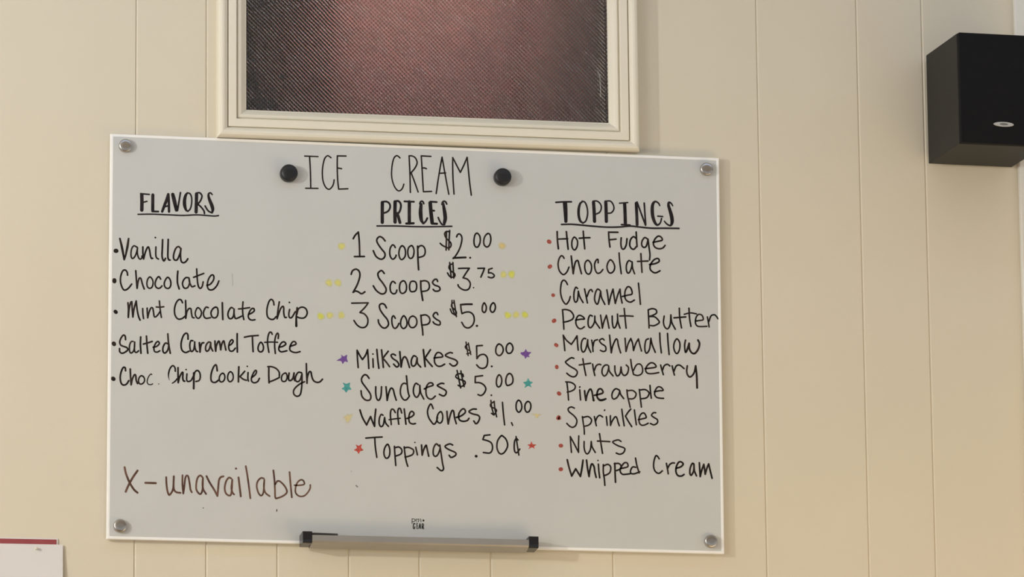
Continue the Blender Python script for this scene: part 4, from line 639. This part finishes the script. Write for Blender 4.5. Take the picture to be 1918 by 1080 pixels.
# ---------------------------------------------------------------- speaker at the upper right
sp = empty('wall_speaker', (0.8544, -0.0869, Z0 + 0.3835))
sp.rotation_euler = (0.0059, 0.0007, 0.0372)
tag(sp, 'black box speaker fixed high on the wall at the right edge', 'speaker')
SW, SD, SH = 0.1321, 0.1539, 0.1677
bm = bmesh.new()
box(bm, -SW / 2, SW / 2, -SD / 2 + 0.010, SD / 2, -SH / 2, SH / 2)
obj('cabinet', bm, M['cabinet'], sp, label='charcoal cabinet', bevel=0.0012)
bm = bmesh.new()
box(bm, -SW / 2 + 0.0004, SW / 2 - 0.0004, -SD / 2, -SD / 2 + 0.0098, -SH / 2 + 0.0004, SH / 2 - 0.0004)
gr = obj('grille', bm, M['grille'], sp, label='black cloth front', bevel=0.0012)
def oval(bm, cx, cz, rx, rz, ya, yb, n_=40):
    A = [bm.verts.new((cx + rx * math.cos(2 * math.pi * i / n_), ya, cz + rz * math.sin(2 * math.pi * i / n_))) for i in range(n_)]
    B = [bm.verts.new((cx + rx * 0.95 * math.cos(2 * math.pi * i / n_), yb, cz + rz * 0.9 * math.sin(2 * math.pi * i / n_))) for i in range(n_)]
    for i in range(n_):
        j = (i + 1) % n_
        bm.faces.new((A[i], A[j], B[j], B[i]))
    bm.faces.new(B)
    bmesh.ops.recalc_face_normals(bm, faces=bm.faces[:])
bm = bmesh.new()
oval(bm, 0.0008, -0.0537, 0.0160, 0.0038, -SD / 2, -SD / 2 - 0.0012)
bd = obj('badge', bm, M['badge'], gr, label='silver oval badge')
bm = bmesh.new()
oval(bm, 0.0008, -0.0537, 0.0068, 0.0018, -SD / 2 - 0.0010, -SD / 2 - 0.0015)
obj('badge_emblem', bm, M['badge_dark'], gr, label='small dark oval emblem on the badge')
bm = bmesh.new()
box(bm, -0.03, 0.03, SD / 2 - 0.001, SD / 2 + 0.0125, -0.05, 0.05)
obj('bracket', bm, M['black_plastic'], sp)

# ---------------------------------------------------------------- papers at the lower left
no = empty('notice', (-0.66, 0, Z0 - 0.40))
tag(no, 'notice with a dark red band along its top, mostly under a white sheet', 'notice')
bm = bmesh.new()
box(bm, -0.80 + 0.66, -0.5262 + 0.66, -0.0022, -0.0004, -0.62 + 0.40, -0.2938 + 0.40)
obj('sheet', bm, M['paper'], no)
bm = bmesh.new()
box(bm, -0.7995 + 0.66, -0.5281 + 0.66, -0.0027, -0.0021, -0.304 + 0.40, -0.2955 + 0.40)
obj('red_band', bm, M['red_band'], no, label='dark red band')

bm = bmesh.new()
nx_, nz_ = 24, 40
grid = {}
for s_, dy in ((0, 0.0), (1, 0.0004)):
    for i in range(nx_ + 1):
        for k in range(nz_ + 1):
            x = -0.81 + (0.81 - 0.5190) * i / nx_
            z = -0.3028 - 0.30 * k / nz_
            lift = 0.0034 + 0.030 * (k / nz_) ** 1.2 * (i / nx_) ** 2
            grid[s_, i, k] = bm.verts.new((x - 0.0015 * (k / nz_), -lift - (0.0 if s_ else 0.0004), z))
for s_ in (0, 1):
    for i in range(nx_):
        for k in range(nz_):
            bm.faces.new((grid[s_, i, k], grid[s_, i + 1, k], grid[s_, i + 1, k + 1], grid[s_, i, k + 1]))
for i in range(nx_):
    for k in (0, nz_):
        bm.faces.new((grid[0, i, k], grid[0, i + 1, k], grid[1, i + 1, k], grid[1, i, k]))
for k in range(nz_):
    for i in (0, nx_):
        bm.faces.new((grid[0, i, k], grid[0, i, k + 1], grid[1, i, k + 1], grid[1, i, k]))
bmesh.ops.recalc_face_normals(bm, faces=bm.faces[:])
ps = obj('paper_sheet', bm, M['paper'], smooth=False)
ps.location = (0, 0, Z0)
tag(ps, 'white paper sheet with a curling right edge pinned over the red-banded notice', 'paper')

bm = bmesh.new()
lathe_y(bm, 0, 0, [(0.0, -0.0062), (0.0016, -0.0060), (0.0021, -0.0050), (0.0021, -0.0040), (0.0013, -0.0030), (0.0013, -0.0012), (0.0020, -0.0006), (0.0020, 0.0), (0.0, 0.0)], 24)
pn = obj('push_pin', bm, M['pin'], smooth=True)
pn.location = (-0.5578, -0.0040, Z0 - 0.3094)
tag(pn, 'tiny pale push pin near the top right corner of the white sheet', 'pin')
